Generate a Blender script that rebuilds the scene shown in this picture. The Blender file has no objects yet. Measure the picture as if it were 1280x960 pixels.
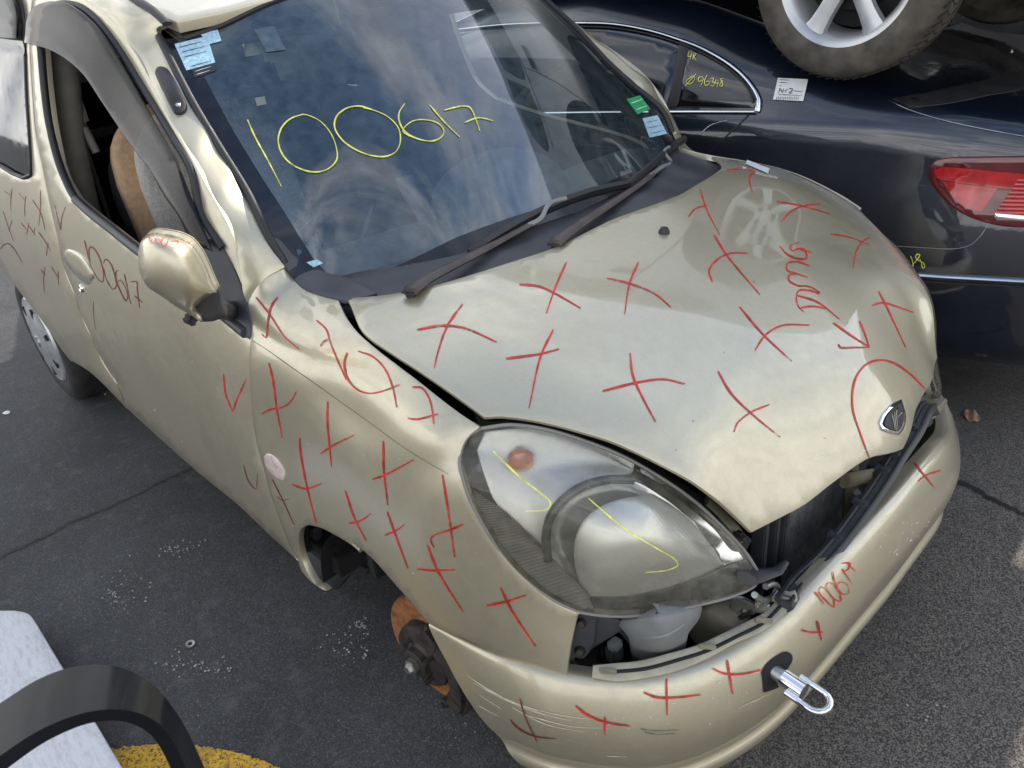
import bpy, bmesh, math, random
import numpy as np
from mathutils import Vector, Matrix
from mathutils.geometry import delaunay_2d_cdt
from mathutils.bvhtree import BVHTree
random.seed(7); np.random.seed(7)
SC = bpy.context.scene
COL = SC.collection
R_ = math.radians

# ---------------------------------------------------------------- camera, world, sun, exposure
CAM = np.array([1.121247353131007, -1.365756182296412, 1.539656980287121])
RV = np.array([1.9744742146454017, 0.7714819590092864, -0.5713934318599262])
FPX = 973.8954954425267                      # focal length for a 1280 px wide picture
def rotm(r):
    th = np.linalg.norm(r); k = r/th
    K = np.array([[0, -k[2], k[1]], [k[2], 0, -k[0]], [-k[1], k[0], 0]])
    return np.eye(3)+np.sin(th)*K+(1-np.cos(th))*K@K
RC = rotm(RV)                                # rows: right, down, forward
cd = bpy.data.cameras.new('camera'); cam = bpy.data.objects.new('camera', cd); COL.objects.link(cam)
cd.sensor_width = 36; cd.lens = FPX/1280*36; cd.clip_start = 0.02; cd.clip_end = 500
cam.matrix_world = Matrix([[RC[0][i], -RC[1][i], -RC[2][i], CAM[i]] for i in range(3)]+[[0, 0, 0, 1]])
cd.dof.use_dof = True; cd.dof.focus_distance = 2.0; cd.dof.aperture_fstop = 13.0
SC.camera = cam

SUN_DIR = Vector((-0.05, 0.86, 0.63)).normalized()       # towards the sun: beyond the stacked cars, which shade the gold one
SUN_EL = math.asin(SUN_DIR.z); SUN_AZ = math.atan2(SUN_DIR.x, SUN_DIR.y)
w = bpy.data.worlds.new('World'); SC.world = w; w.use_nodes = True
nt = w.node_tree; N = nt.nodes; L = nt.links
bg = N['Background']; bg.inputs['Strength'].default_value = 0.15
sky = N.new('ShaderNodeTexSky'); sky.sky_type = 'NISHITA'; sky.sun_disc = False
sky.sun_elevation = SUN_EL; sky.sun_rotation = SUN_AZ; sky.air_density = 1.0; sky.dust_density = 0.4; sky.ozone_density = 3.0
tc = N.new('ShaderNodeTexCoord')
sep = N.new('ShaderNodeSeparateXYZ'); L.new(tc.outputs['Generated'], sep.inputs[0])
# broken high cloud: direction projected on a cloud layer, then fractal noise
zz = N.new('ShaderNodeMath'); zz.operation = 'MAXIMUM'; zz.inputs[1].default_value = 0.08; L.new(sep.outputs['Z'], zz.inputs[0])
dv = N.new('ShaderNodeVectorMath'); dv.operation = 'DIVIDE'
cz = N.new('ShaderNodeCombineXYZ')
for i in range(3): L.new(zz.outputs[0], cz.inputs[i])
L.new(tc.outputs['Generated'], dv.inputs[0]); L.new(cz.outputs[0], dv.inputs[1])
mp = N.new('ShaderNodeMapping'); mp.inputs['Scale'].default_value = (1.0, 1.0, 0.3); mp.inputs['Location'].default_value = (3.385, -0.725, 0)
L.new(dv.outputs[0], mp.inputs['Vector'])
nz = N.new('ShaderNodeTexNoise'); nz.inputs['Scale'].default_value = 1.1; nz.inputs['Detail'].default_value = 7; nz.inputs['Roughness'].default_value = 0.62; nz.inputs['Distortion'].default_value = 0.6
L.new(mp.outputs[0], nz.inputs['Vector'])
cr = N.new('ShaderNodeValToRGB'); cr.color_ramp.elements[0].position = 0.41; cr.color_ramp.elements[1].position = 0.70
el = N.new('ShaderNodeMath'); el.operation = 'MULTIPLY_ADD'; el.inputs[1].default_value = -0.46; el.inputs[2].default_value = 0.36   # more cloud low down, open blue overhead
L.new(sep.outputs['Z'], el.inputs[0])
ad_ = N.new('ShaderNodeMath'); ad_.operation = 'ADD'; L.new(el.outputs[0], ad_.inputs[0]); L.new(nz.outputs['Fac'], ad_.inputs[1])
L.new(ad_.outputs[0], cr.inputs[0])
mx = N.new('ShaderNodeMix'); mx.data_type = 'RGBA'; L.new(cr.outputs['Color'], mx.inputs['Factor'])
L.new(sky.outputs[0], mx.inputs['A']); nz2 = N.new('ShaderNodeTexNoise'); nz2.inputs['Scale'].default_value = 2.3; nz2.inputs['Detail'].default_value = 5; L.new(mp.outputs[0], nz2.inputs['Vector'])
cr2 = N.new('ShaderNodeValToRGB'); cr2.color_ramp.elements[0].position = 0.36; cr2.color_ramp.elements[0].color = (3.6, 3.8, 4.2, 1); cr2.color_ramp.elements[1].position = 0.62; cr2.color_ramp.elements[1].color = (9.0, 8.9, 8.6, 1)
L.new(nz2.outputs['Fac'], cr2.inputs[0]); L.new(cr2.outputs['Color'], mx.inputs['B'])
L.new(mx.outputs['Result'], bg.inputs['Color'])

sl = bpy.data.lights.new('sun', 'SUN'); sl.energy = 2.6; sl.angle = R_(0.6); sl.color = (1, 0.93, 0.82)
so = bpy.data.objects.new('sun', sl); COL.objects.link(so); so.rotation_euler = SUN_DIR.to_track_quat('Z', 'Y').to_euler()
so.location = (0, 0, 20)
vs = SC.view_settings; vs.view_transform = 'Standard'; vs.look = 'None'; vs.exposure = 0.95; vs.gamma = 1

# ---------------------------------------------------------------- measuring helpers: a picture point and one known coordinate give a point in the place
def rays(uv):
    uv = np.asarray(uv, float).reshape(-1, 2)
    return np.c_[(uv-[640, 480])/FPX, np.ones(len(uv))]@RC
def unp(uv, Z): return CAM+rays(uv)*np.asarray(Z)[:, None]
def at(u, v, **k):
    d = rays([(u, v)])[0]; (a, val), = k.items(); i = 'xyz'.index(a)
    return CAM+d*(val-CAM[i])/d[i]
def depth(P): return (np.asarray(P, float)-CAM)@RC[2]
def pj(P):
    Y = (np.asarray(P, float).reshape(-1, 3)-CAM)@RC.T
    return np.c_[640+FPX*Y[:, 0]/Y[:, 2], 480+FPX*Y[:, 1]/Y[:, 2]]
class TPS:
    def __init__(s, X, V, lam=0.0, sc=1.0):
        X = np.asarray(X, float)/sc; V = np.asarray(V, float); n = len(X); s.sc = sc; s.X = X; s.m = X.shape[1]
        A = np.zeros((n+s.m+1,)*2); A[:n, :n] = s.k(X, X)+lam*np.eye(n)
        P = np.c_[np.ones(n), X]; A[:n, n:] = P; A[n:, :n] = P.T
        s.w = np.linalg.solve(A, np.r_[V, np.zeros(s.m+1)])
    def k(s, a, b):
        d2 = ((a[:, None]-b[None])**2).sum(-1); return np.where(d2 > 0, d2*np.log(d2+1e-30)*.5, 0)
    def __call__(s, Q):
        Q = np.asarray(Q, float).reshape(-1, s.m)/s.sc
        return s.k(Q, s.X)@s.w[:len(s.X)]+np.c_[np.ones(len(Q)), Q]@s.w[len(s.X):]
class IDF:                                   # smooth surface through measured points (planes stay planes)
    def __init__(s, pts, lam=0.0):
        P = np.array(pts, float); s.t = TPS(pj(P), 1/depth(P), lam, 200.0)
    def Z(s, uv): return 1/s.t(uv)
    def __call__(s, uv): return unp(uv, s.Z(uv))
class IMP:                                   # surface given by f(P) = 0, met along the sight line
    def __init__(s, f, z0=.7, z1=4.2): s.f = f; s.z0 = z0; s.z1 = z1
    def Z(s, uv):
        uv = np.asarray(uv, float).reshape(-1, 2); D = rays(uv); n = len(uv)
        T = np.linspace(s.z0, s.z1, 71); F = np.stack([s.f(CAM+D*t) for t in T])
        sg = (F[:-1]*F[1:]) <= 0; has = sg.any(0); k = np.where(has, sg.argmax(0), np.abs(F[:-1]).argmin(0))
        a = T[k]; b = T[k+1]; fa = F[k, np.arange(n)]
        for _ in range(26):
            m = (a+b)/2; fm = s.f(CAM+D*m[:, None]); l = fa*fm > 0
            a = np.where(l, m, a); fa = np.where(l, fm, fa); b = np.where(l, b, m)
        return (a+b)/2
    def __call__(s, uv): return unp(uv, s.Z(uv))
FR = dict(a1=(0, 0, .34375), a2=(420, 0, .34375), a3=(840, 0, .34375), a4=(0, 300, .34375), a5=(420, 300, .34375), a6=(840, 300, .34375),
          a7=(0, 630, .34375), a8=(420, 630, .34375), a9=(840, 630, .34375), b2=(560, 500, .3125), b3=(360, 620, .29181), b4=(0, 0, .25),
          b5=(680, 700, .28125), b6=(880, 480, .28125), b7=(480, 160, .328125), b8=(700, 0, .453125), c1=(0, 200, .1875), c2=(0, 340, .18757),
          c3=(140, 240, .203125), c4=(300, 360, .25), c5=(300, 540, .25), c6=(1100, 180, .20833), c7=(0, 740, .28125), c8=(300, 120, .265625), p=(0, 0, 1))
def q(f, *xy):                               # flat x, y list measured in an enlargement f of the photograph
    x0, y0, s = FR[f]; a = np.array(xy, float).reshape(-1, 2); return a*s+[x0, y0]
def crs(P, step):                            # Catmull-Rom through the points
    P = np.asarray(P, float); n = len(P)
    if n < 2: return P
    E = np.vstack([2*P[0]-P[1], P, 2*P[-1]-P[-2]]); out = []
    for i in range(n-1):
        p0, p1, p2, p3 = E[i:i+4]; k = max(1, int(np.ceil(np.linalg.norm(p2-p1)/step)))
        t0 = 0; t1 = np.linalg.norm(p1-p0)**.5+1e-9; t2 = t1+np.linalg.norm(p2-p1)**.5+1e-9; t3 = t2+np.linalg.norm(p3-p2)**.5+1e-9
        for j in range(k):
            t = t1+(t2-t1)*j/k
            a1 = (t1-t)/t1*p0+t/t1*p1; a2 = (t2-t)/(t2-t1)*p1+(t-t1)/(t2-t1)*p2; a3 = (t3-t)/(t3-t2)*p2+(t-t2)/(t3-t2)*p3
            b1 = (t2-t)/t2*a1+t/t2*a2; b2 = (t3-t)/(t3-t1)*a2+(t-t1)/(t3-t1)*a3
            out.append((t2-t)/(t2-t1)*b1+(t-t1)/(t2-t1)*b2)
    out.append(P[-1]); return np.array(out)
def loop(*segs, step=6):                     # closed outline: smooth segments, corners where they join
    o = []
    for s in segs:
        c = crs(s, step)
        o += [p for p in c if not o or np.linalg.norm(p-o[-1]) > step*.2]
    while len(o) > 3 and np.linalg.norm(o[0]-o[-1]) < step*.3: o.pop()
    return np.array(o)
def inpoly(P, poly):
    P = np.asarray(P); x, y = P[:, 0], P[:, 1]; r = np.zeros(len(P), bool); j = len(poly)-1
    for i in range(len(poly)):
        xi, yi = poly[i]; xj, yj = poly[j]
        c = ((yi > y) != (yj > y)) & (x < (xj-xi)*(y-yi)/((yj-yi) or 1e-12)+xi); r ^= c; j = i
    return r
def inset(poly, g):
    a = np.roll(poly, 1, 0); b = np.roll(poly, -1, 0); t = b-a; t /= np.linalg.norm(t, axis=1)[:, None]+1e-12
    area = np.sum(poly[:, 0]*np.roll(poly[:, 1], -1)-np.roll(poly[:, 0], -1)*poly[:, 1])
    n = np.c_[-t[:, 1], t[:, 0]]*(1 if area > 0 else -1); return poly+n*g
def segdist(P, poly):
    a = poly; b = np.roll(poly, -1, 0); d = np.full(len(P), 1e9)
    for i in range(len(a)):
        ab = b[i]-a[i]; t = np.clip(((P-a[i])@ab)/(ab@ab+1e-12), 0, 1); d = np.minimum(d, np.linalg.norm(P-a[i]-t[:, None]*ab, axis=1))
    return d

# ---------------------------------------------------------------- object helpers
def link(name, me, mat=None, parent=None, smooth=35):
    o = bpy.data.objects.new(name, me); COL.objects.link(o)
    if mat: me.materials.append(mat)
    if smooth:
        me.polygons.foreach_set('use_smooth', [True]*len(me.polygons)); me.set_sharp_from_angle(angle=R_(smooth))
    if parent: o.parent = parent
    return o
def bmo(name, bm, mat=None, parent=None, smooth=35):
    bmesh.ops.recalc_face_normals(bm, faces=bm.faces)
    me = bpy.data.meshes.new(name); bm.to_mesh(me); bm.free(); return link(name, me, mat, parent, smooth)
def pyo(name, V, F, mat=None, parent=None, smooth=35):
    me = bpy.data.meshes.new(name); me.from_pydata([tuple(v) for v in V], [], [tuple(f) for f in F]); me.update(); return link(name, me, mat, parent, smooth)
def empty(name, loc, label, cat, group=None):
    o = bpy.data.objects.new(name, None); COL.objects.link(o); o.location = loc; o['label'] = label; o['category'] = cat; o.empty_display_size = .1
    if group: o['group'] = group
    return o
ROOTS = {}
def sheet(name, outline, f, mat, parent=None, step=9, holes=(), rim=.012, rnd=.0015, gap=0., out=None, mirror=False, smooth=40, label=None, back=False, rimdir=None):
    """panel cut along an outline (2-D), laid on surface f (2-D -> 3-D), with a rounded edge turned inwards by rim"""
    if gap: outline = inset(outline, gap)
    holes = [inset(h, -gap) for h in holes] if gap else list(holes)
    lo = outline.min(0); hi = outline.max(0)
    gx, gy = np.meshgrid(np.arange(lo[0], hi[0], step), np.arange(lo[1], hi[1], step*.866)); gx[1::2] += step/2
    G = np.c_[gx.ravel(), gy.ravel()]; G = G[inpoly(G, outline)]
    if len(G): G = G[segdist(G, outline) > step*.5]
    for h in holes:
        if len(G): G = G[~inpoly(G, h)]
        if len(G): G = G[segdist(G, h) > step*.5]
    pts = [outline]+holes; V2 = np.vstack(pts+[G]) if len(G) else np.vstack(pts); E = []; k = 0
    for p in pts:
        n = len(p); E += [(k+i, k+(i+1) % n) for i in range(n)]; k += n
    sc = 1/(hi-lo).max()
    r = delaunay_2d_cdt([Vector(((a-lo[0])*sc, (b-lo[1])*sc)) for a, b in V2], E, [], 1, 1e-7)
    v2 = np.array([(v.x/sc+lo[0], v.y/sc+lo[1]) for v in r[0]]); F = np.array([t for t in r[2]])
    cen = v2[F].mean(1); keep = inpoly(cen, outline)
    for h in holes: keep &= ~inpoly(cen, h)
    F = F[keep]; P = np.asarray(f(v2))
    tri = P[F]; nn = np.cross(tri[:, 1]-tri[:, 0], tri[:, 2]-tri[:, 0]); c3 = tri.mean(1)
    ref = (CAM-c3) if out is None else (out(c3) if callable(out) else np.tile(out, (len(c3), 1)))
    fl = (nn*ref).sum(1) < 0; F[fl] = F[fl][:, [0, 2, 1]]
    # rounded, turned-in edge
    cnt = {}
    for t in F:
        for i in range(3): cnt.setdefault(frozenset((t[i], t[(i+1) % 3])), []).append((t[i], t[(i+1) % 3]))
    B = [e[0] for e in cnt.values() if len(e) == 1]
    VN = np.zeros_like(P); tri = P[F]; fn = np.cross(tri[:, 1]-tri[:, 0], tri[:, 2]-tri[:, 0])
    for i in range(3): np.add.at(VN, F[:, i], fn)
    VN /= np.linalg.norm(VN, axis=1)[:, None]+1e-20
    FF = [list(map(int, t)) for t in F]; PV = list(P)
    if rim:
        T = {}
        for a, b in B:
            d = P[b]-P[a]; l = np.linalg.norm(d)+1e-12; o = np.cross(d/l, (VN[a]+VN[b])/2)
            for x in (a, b): T[x] = T.get(x, 0)+o*l
        idx = {}
        for x, o in T.items():
            o = o/(np.linalg.norm(o)+1e-12); n = VN[x]
            idx[x] = len(PV)
            PV.append(P[x]+o*rnd*.7-n*rnd*.3); PV.append(P[x]+o*rnd-n*rnd); PV.append(P[x]+o*rnd+(np.array(rimdir)*rim if rimdir is not None else -n*(rim+rnd)))
        for a, b in B:
            i, j = idx[a], idx[b]
            FF += [[b, a, i, j], [j, i, i+1, j+1], [j+1, i+1, i+2, j+2]]
        if back:
            m = len(PV); inner = {}
            off = {}
            for x in range(len(P)):
                if x in idx: off[x] = idx[x]+2
                else: off[x] = len(PV); PV.append(P[x]-VN[x]*(rim+rnd))
            FF += [[off[t[0]], off[t[2]], off[t[1]]] for t in map(lambda z: list(map(int, z)), F)]
    o = pyo(name, PV, FF, mat, parent, smooth)
    if label: o['label'] = label
    if mirror:
        PM = [(p[0], -p[1], p[2]) for p in PV]
        pyo(name, PM, [t[::-1] for t in FF], mat, parent, smooth)
    return o
def ribbon_into(V, F, f, pts, wpx, lift, step=4, taper=True):
    c = crs(np.asarray(pts, float), step); n = len(c)
    t = np.gradient(c, axis=0) if n > 1 else np.array([[1, 0]]); t /= np.linalg.norm(t, axis=1)[:, None]+1e-9
    nr = np.c_[-t[:, 1], t[:, 0]]; s = np.linspace(0, 1, n)
    ww = wpx*.5*(np.minimum(1, .55+s*3)*(1-.55*s**1.5) if taper else np.ones(n))
    ww = ww*(1+.12*np.sin(s*37+pts[0][0]))
    A = f(c+nr*ww[:, None]); Bp = f(c-nr*ww[:, None])
    k = len(V)
    for a, b in zip(A, Bp):
        for p in (a, b):
            d = CAM-p; V.append(p+d/np.linalg.norm(d)*lift)
    F += [(k+2*i, k+2*i+1, k+2*i+3, k+2*i+2) for i in range(n-1)]
def mark(name, f, strokes, mat, parent, w=3.2, lift=.0015, label=None):
    V = []; F = []
    for s in strokes: ribbon_into(V, F, f, s, w, lift)
    o = pyo(name, V, F, mat, parent, 0)
    if label: o['label'] = label
    return o
def tube_bm(bm, P, r, n=8, cap=True, flat=1.0, up=(0, 0, 1)):
    P = [Vector(p) for p in P]; rings = []
    for i, p in enumerate(P):
        t = (P[min(i+1, len(P)-1)]-P[max(i-1, 0)]).normalized(); u = Vector(up)
        if abs(u.dot(t)) > .95: u = Vector((1, 0, 0))
        a = t.cross(u).normalized(); b = a.cross(t).normalized()
        rr = r[i] if hasattr(r, '__len__') else r
        rings.append([bm.verts.new(p+a*math.cos(k*2*math.pi/n)*rr+b*math.sin(k*2*math.pi/n)*rr*flat) for k in range(n)])
    for A, B in zip(rings, rings[1:]):
        for k in range(n): bm.faces.new((A[k], A[(k+1) % n], B[(k+1) % n], B[k]))
    if cap: bm.faces.new(rings[0][::-1]); bm.faces.new(rings[-1])
def tube(name, P, r, mat, parent=None, n=8, sm=None, **k):
    bm = bmesh.new(); P = crs(np.array(P, float), sm) if sm else P
    if hasattr(r, '__len__'): r = np.interp(np.linspace(0, 1, len(P)), np.linspace(0, 1, len(r)), r)
    tube_bm(bm, P, r, n, **k); return bmo(name, bm, mat, parent, 50)
def box_bm(bm, c, s, M=None, bev=.003):
    r = bmesh.ops.create_cube(bm, size=1); vs = r['verts']
    for v in vs: v.co = Vector((v.co.x*s[0], v.co.y*s[1], v.co.z*s[2]))
    if bev: 
        g = bmesh.ops.bevel(bm, geom=list({e for v in vs for e in v.link_edges}), offset=bev, segments=2, affect='EDGES'); vs = list({v for f in g['faces'] for v in f.verts}|{v for v in vs if v.is_valid})
    for v in vs: v.co = (M@v.co if M else v.co)+Vector(c)
def box(name, c, s, mat, parent=None, M=None, bev=.003):
    bm = bmesh.new(); box_bm(bm, c, s, M, bev); return bmo(name, bm, mat, parent, 40)
def lathe_bm(bm, prof, M, n=40):             # prof: (radius, height along axis); axis is M's z
    rings = []
    for r, h in prof:
        rings.append([bm.verts.new(M@Vector((r*math.cos(k*2*math.pi/n), r*math.sin(k*2*math.pi/n), h))) for k in range(n)] if r > 1e-5 else [bm.verts.new(M@Vector((0, 0, h)))])
    for A, B in zip(rings, rings[1:]):
        if len(A) == 1 and len(B) == 1: continue
        for k in range(n):
            k2 = (k+1) % n
            if len(A) == 1: bm.faces.new((A[0], B[k], B[k2]))
            elif len(B) == 1: bm.faces.new((A[k], A[k2], B[0]))
            else: bm.faces.new((A[k], A[k2], B[k2], B[k]))
def lathe(name, prof, M, mat, parent=None, n=40, sm=35):
    bm = bmesh.new(); lathe_bm(bm, prof, M, n); return bmo(name, bm, mat, parent, sm)
def axis(c, d, roll=0):                      # matrix whose z runs along d at c
    m = Vector(d).to_track_quat('Z', 'Y').to_matrix().to_4x4(); return Matrix.Translation(Vector(c))@m@Matrix.Rotation(roll, 4, 'Z')
# ---------------------------------------------------------------- materials
def nodes(name):
    m = bpy.data.materials.new(name); m.use_nodes = True; return m, m.node_tree, m.node_tree.nodes['Principled BSDF']
def sp(b, **k):
    for a, v in k.items(): b.inputs[a.replace('_', ' ')].default_value = v
def noise(t, scale, detail=4, rough=.55, vec=None, dist=0):
    n = t.nodes.new('ShaderNodeTexNoise'); n.inputs['Scale'].default_value = scale; n.inputs['Detail'].default_value = detail
    n.inputs['Roughness'].default_value = rough; n.inputs['Distortion'].default_value = dist
    if vec is None:
        c = t.nodes.new('ShaderNodeTexCoord'); vec = c.outputs['Object']
    t.links.new(vec, n.inputs['Vector']); return n
def ramp(t, src, *stops):
    r = t.nodes.new('ShaderNodeValToRGB'); e = r.color_ramp.elements
    while len(e) < len(stops): e.new(.5)
    for el, (p, c) in zip(e, stops): el.position = p; el.color = (*c, 1) if hasattr(c, '__len__') else (c, c, c, 1)
    t.links.new(src, r.inputs[0]); return r
def mixc(t, fac, a, b):
    m = t.nodes.new('ShaderNodeMix'); m.data_type = 'RGBA'
    for s, v in (('Factor', fac), ('A', a), ('B', b)):
        if hasattr(v, 'is_output'): t.links.new(v, m.inputs[s])
        else: m.inputs[s].default_value = v if s == 'Factor' else (*v, 1)
    return m.outputs['Result']
def bump(t, b, src, strength=.2, dist=.002):
    n = t.nodes.new('ShaderNodeBump'); n.inputs['Strength'].default_value = strength; n.inputs['Distance'].default_value = dist
    t.links.new(src, n.inputs['Height']); t.links.new(n.outputs[0], b.inputs['Normal']); return n
def simple(name, col, rough=.5, metal=0., var=.25, scale=25, coat=0., bmp=0., spec=.5, bscale=None):
    m, t, b = nodes(name); n = noise(t, scale)
    r = ramp(t, n.outputs['Fac'], (.3, [c*(1-var) for c in col]), (.7, [min(1, c*(1+var)) for c in col])); t.links.new(r.outputs[0], b.inputs['Base Color'])
    rr = ramp(t, n.outputs['Fac'], (.3, max(.02, rough-.08)), (.75, min(1, rough+.1))); t.links.new(rr.outputs[0], b.inputs['Roughness'])
    sp(b, Metallic=metal, Coat_Weight=coat, Coat_Roughness=.05, Specular_IOR_Level=spec)
    if bmp: bump(t, b, noise(t, bscale or scale*4, 6).outputs['Fac'], bmp, .003)
    return m
def car_paint(name, col, metal=.55, rough=.38, coatr=.03, dust=.25, dustcol=(.32, .30, .26), wav=.0006, film=0.):
    m, t, b = nodes(name)
    fl = noise(t, 1400, 2); dn = noise(t, 3.0, 8, .65, dist=.4); sc = noise(t, 45, 8, .7)
    c1 = ramp(t, fl.outputs['Fac'], (.35, [c*.86 for c in col]), (.65, [c*1.14 for c in col])).outputs[0]
    mul = t.nodes.new('ShaderNodeMath'); mul.operation = 'MULTIPLY'; t.links.new(dn.outputs['Fac'], mul.inputs[0]); t.links.new(sc.outputs['Fac'], mul.inputs[1])
    df = ramp(t, mul.outputs[0], (.18, 0), (.46, dust)).outputs[0]
    t.links.new(mixc(t, df, c1, dustcol), b.inputs['Base Color'])
    rm = ramp(t, mul.outputs[0], (.15, rough), (.5, rough+.22)); t.links.new(rm.outputs[0], b.inputs['Roughness'])
    cr_ = ramp(t, mul.outputs[0], (.2, coatr), (.5, coatr+.16))
    ge = t.nodes.new('ShaderNodeNewGeometry'); sz = t.nodes.new('ShaderNodeSeparateXYZ'); t.links.new(ge.outputs['Normal'], sz.inputs[0])   # road film on the upright panels
    fm = ramp(t, sz.outputs['Z'], (.25, film), (.75, 0)); am = t.nodes.new('ShaderNodeMath'); t.links.new(cr_.outputs[0], am.inputs[0]); t.links.new(fm.outputs[0], am.inputs[1])
    t.links.new(am.outputs[0], b.inputs['Coat Roughness'])
    sp(b, Metallic=metal, Coat_Weight=1., Coat_IOR=1.65)
    bn = bump(t, b, noise(t, 9, 3).outputs['Fac'], 1., wav)
    t.links.new(bn.outputs[0], b.inputs['Coat Normal']); return m
def glass(name, tint, ior=1.5, haze=0., hcol=(.5, .5, .48), rough=.0, bmps=None):
    m = bpy.data.materials.new(name); m.use_nodes = True; t = m.node_tree; n = t.nodes; n.remove(n['Principled BSDF'])
    tr = n.new('ShaderNodeBsdfTransparent'); tr.inputs[0].default_value = (*tint, 1)
    gl = n.new('ShaderNodeBsdfGlossy'); gl.inputs['Roughness'].default_value = rough
    fr = n.new('ShaderNodeFresnel'); fr.inputs[0].default_value = ior
    base = tr.outputs[0]
    if haze:
        df = n.new('ShaderNodeBsdfDiffuse'); df.inputs[0].default_value = (*hcol, 1); mh = n.new('ShaderNodeMixShader')
        nn = noise(t, 30, 6, .7); rr = ramp(t, nn.outputs['Fac'], (.35, haze*.4), (.7, haze*1.5)); t.links.new(rr.outputs[0], mh.inputs[0])
        t.links.new(tr.outputs[0], mh.inputs[1]); t.links.new(df.outputs[0], mh.inputs[2]); base = mh.outputs[0]
    mxs = n.new('ShaderNodeMixShader'); t.links.new(fr.outputs[0], mxs.inputs[0]); t.links.new(base, mxs.inputs[1]); t.links.new(gl.outputs[0], mxs.inputs[2])
    if bmps:
        wv = n.new('ShaderNodeTexNoise'); wv.inputs['Scale'].default_value = bmps[0]; wv.inputs['Detail'].default_value = 2
        c = n.new('ShaderNodeTexCoord'); t.links.new(c.outputs['Object'], wv.inputs[0])
        bp = n.new('ShaderNodeBump'); bp.inputs['Distance'].default_value = bmps[1]; t.links.new(wv.outputs['Fac'], bp.inputs['Height'])
        t.links.new(bp.outputs[0], gl.inputs['Normal']); t.links.new(bp.outputs[0], fr.inputs['Normal'])
    t.links.new(mxs.outputs[0], n['Material Output'].inputs['Surface']); return m
M = {}
M['gold'] = car_paint('gold_paint', (.535, .487, .345), metal=.72, rough=.40, coatr=.015, dust=.22, wav=.00025, film=.16)
M['blue'] = car_paint('dark_blue_paint', (.003, .007, .019), metal=.25, rough=.3, coatr=.02, dust=.04, dustcol=(.1, .1, .1))
M['silver'] = car_paint('silver_paint', (.55, .56, .56), dust=.1)
def ink(name, col, skip, rough=.4):
    m = simple(name, col, rough, var=.45, scale=45); t = m.node_tree; b = t.nodes['Principled BSDF']
    n1 = noise(t, 160, 5, .7); n2 = noise(t, 12, 4, .6); mu = t.nodes.new('ShaderNodeMath'); mu.operation = 'MULTIPLY_ADD'; mu.inputs[1].default_value = .6
    t.links.new(n1.outputs['Fac'], mu.inputs[0]); t.links.new(n2.outputs['Fac'], mu.inputs[2])
    t.links.new(ramp(t, mu.outputs[0], (skip, .25), (skip+.16, 1)).outputs[0], b.inputs['Alpha']); return m
M['red_ink'] = ink('red_marker', (.52, .026, .018), .56)
M['dark_red_ink'] = ink('thin_red_marker', (.17, .036, .022), .60)
M['yellow_ink'] = ink('yellow_marker', (.78, .74, .12), .52)
M['black'] = simple('black_plastic', (.018, .018, .02), .5, var=.3, scale=30, bmp=.1)
M['rubber'] = simple('black_rubber', (.02, .02, .021), .55, var=.3, scale=40)
M['grey_plastic'] = simple('weathered_black_plastic', (.045, .047, .052), .48, var=.3, scale=14, bmp=.08)
M['cowl'] = simple('faded_cowl_plastic', (.05, .052, .058), .5, var=.4, scale=10, bmp=.15)
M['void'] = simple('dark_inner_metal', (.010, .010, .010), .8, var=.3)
M['chrome'] = simple('chrome', (.82, .83, .84), .1, 1., var=.05, scale=12)
M['steel'] = simple('dull_steel', (.42, .42, .40), .35, .9, var=.25, scale=20, bmp=.1)
M['alloy'] = simple('silver_wheel_paint', (.50, .51, .52), .35, .6, var=.12, scale=14, coat=.3)
M['tyre'] = simple('tyre_rubber', (.024, .023, .022), .75, var=.35, scale=18, bmp=.25)
M['muddy_tyre'] = simple('muddy_tyre_rubber', (.075, .066, .054), .8, var=.55, scale=16, bmp=.4)
M['primer'] = simple('olive_primer', (.15, .135, .09), .55, .2, var=.25, scale=18)
M['ledge'] = simple('bumper_paint_dull', (.33, .305, .225), .42, .3, var=.2, scale=20, coat=.3)
M['housing'] = simple('lamp_housing_plastic', (.20, .205, .205), .5, var=.25, scale=9)
M['beige_plastic'] = simple('aged_clear_plastic', (.30, .27, .20), .5, var=.3, scale=10)
M['green_smear'] = ink('green_paint_smear', (.10, .17, .12), .80)
M['wiper'] = simple('faded_wiper_arm', (.075, .060, .052), .55, var=.35, scale=22, bmp=.15)
M['rotor_dark'] = simple('greasy_hub_steel', (.045, .038, .034), .6, .4, var=.5, scale=30, bmp=.4)
M['dash'] = simple('grey_dash_plastic', (.20, .23, .245), .6, var=.2, scale=40, bmp=.1)
M['seat'] = simple('dark_seat_cloth', (.016, .016, .019), .9, var=.4, scale=120, bmp=.3)
M['trim'] = simple('interior_trim', (.20, .19, .17), .6, var=.15, scale=20)
M['belt'] = simple('seat_belt_web', (.03, .03, .03), .7)
M['tan'] = simple('tan_fabric', (.40, .26, .15), .85, var=.2, scale=80, bmp=.3)
M['white'] = simple('white_paper', (.68, .69, .70), .5, var=.06, scale=30)
M['ink'] = simple('black_print', (.02, .02, .025), .5)
M['reflection_dim'] = simple('painted_glass_reflection', (.05, .08, .11), .4, var=.3, scale=40)  # dim blue-grey of a reflection painted on the glass
M['sticker_blue'] = simple('pale_blue_print', (.34, .52, .62), .45, var=.25, scale=150)
M['sticker_green'] = simple('green_print', (.03, .34, .12), .45, var=.2, scale=120)
M['orange'] = simple('orange_bulb', (.85, .34, .20), .2, var=.3, scale=40, coat=1.)
M['marker_lens'] = simple('cloudy_indicator_lens', (.62, .50, .46), .3, var=.15, scale=60, coat=.8)
M['screen'] = glass('windscreen_glass', (.74, .82, .83), 2.25, haze=.085, hcol=(.34, .48, .53))  # teal haze on the glass also imitates blue sky reflection
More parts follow.
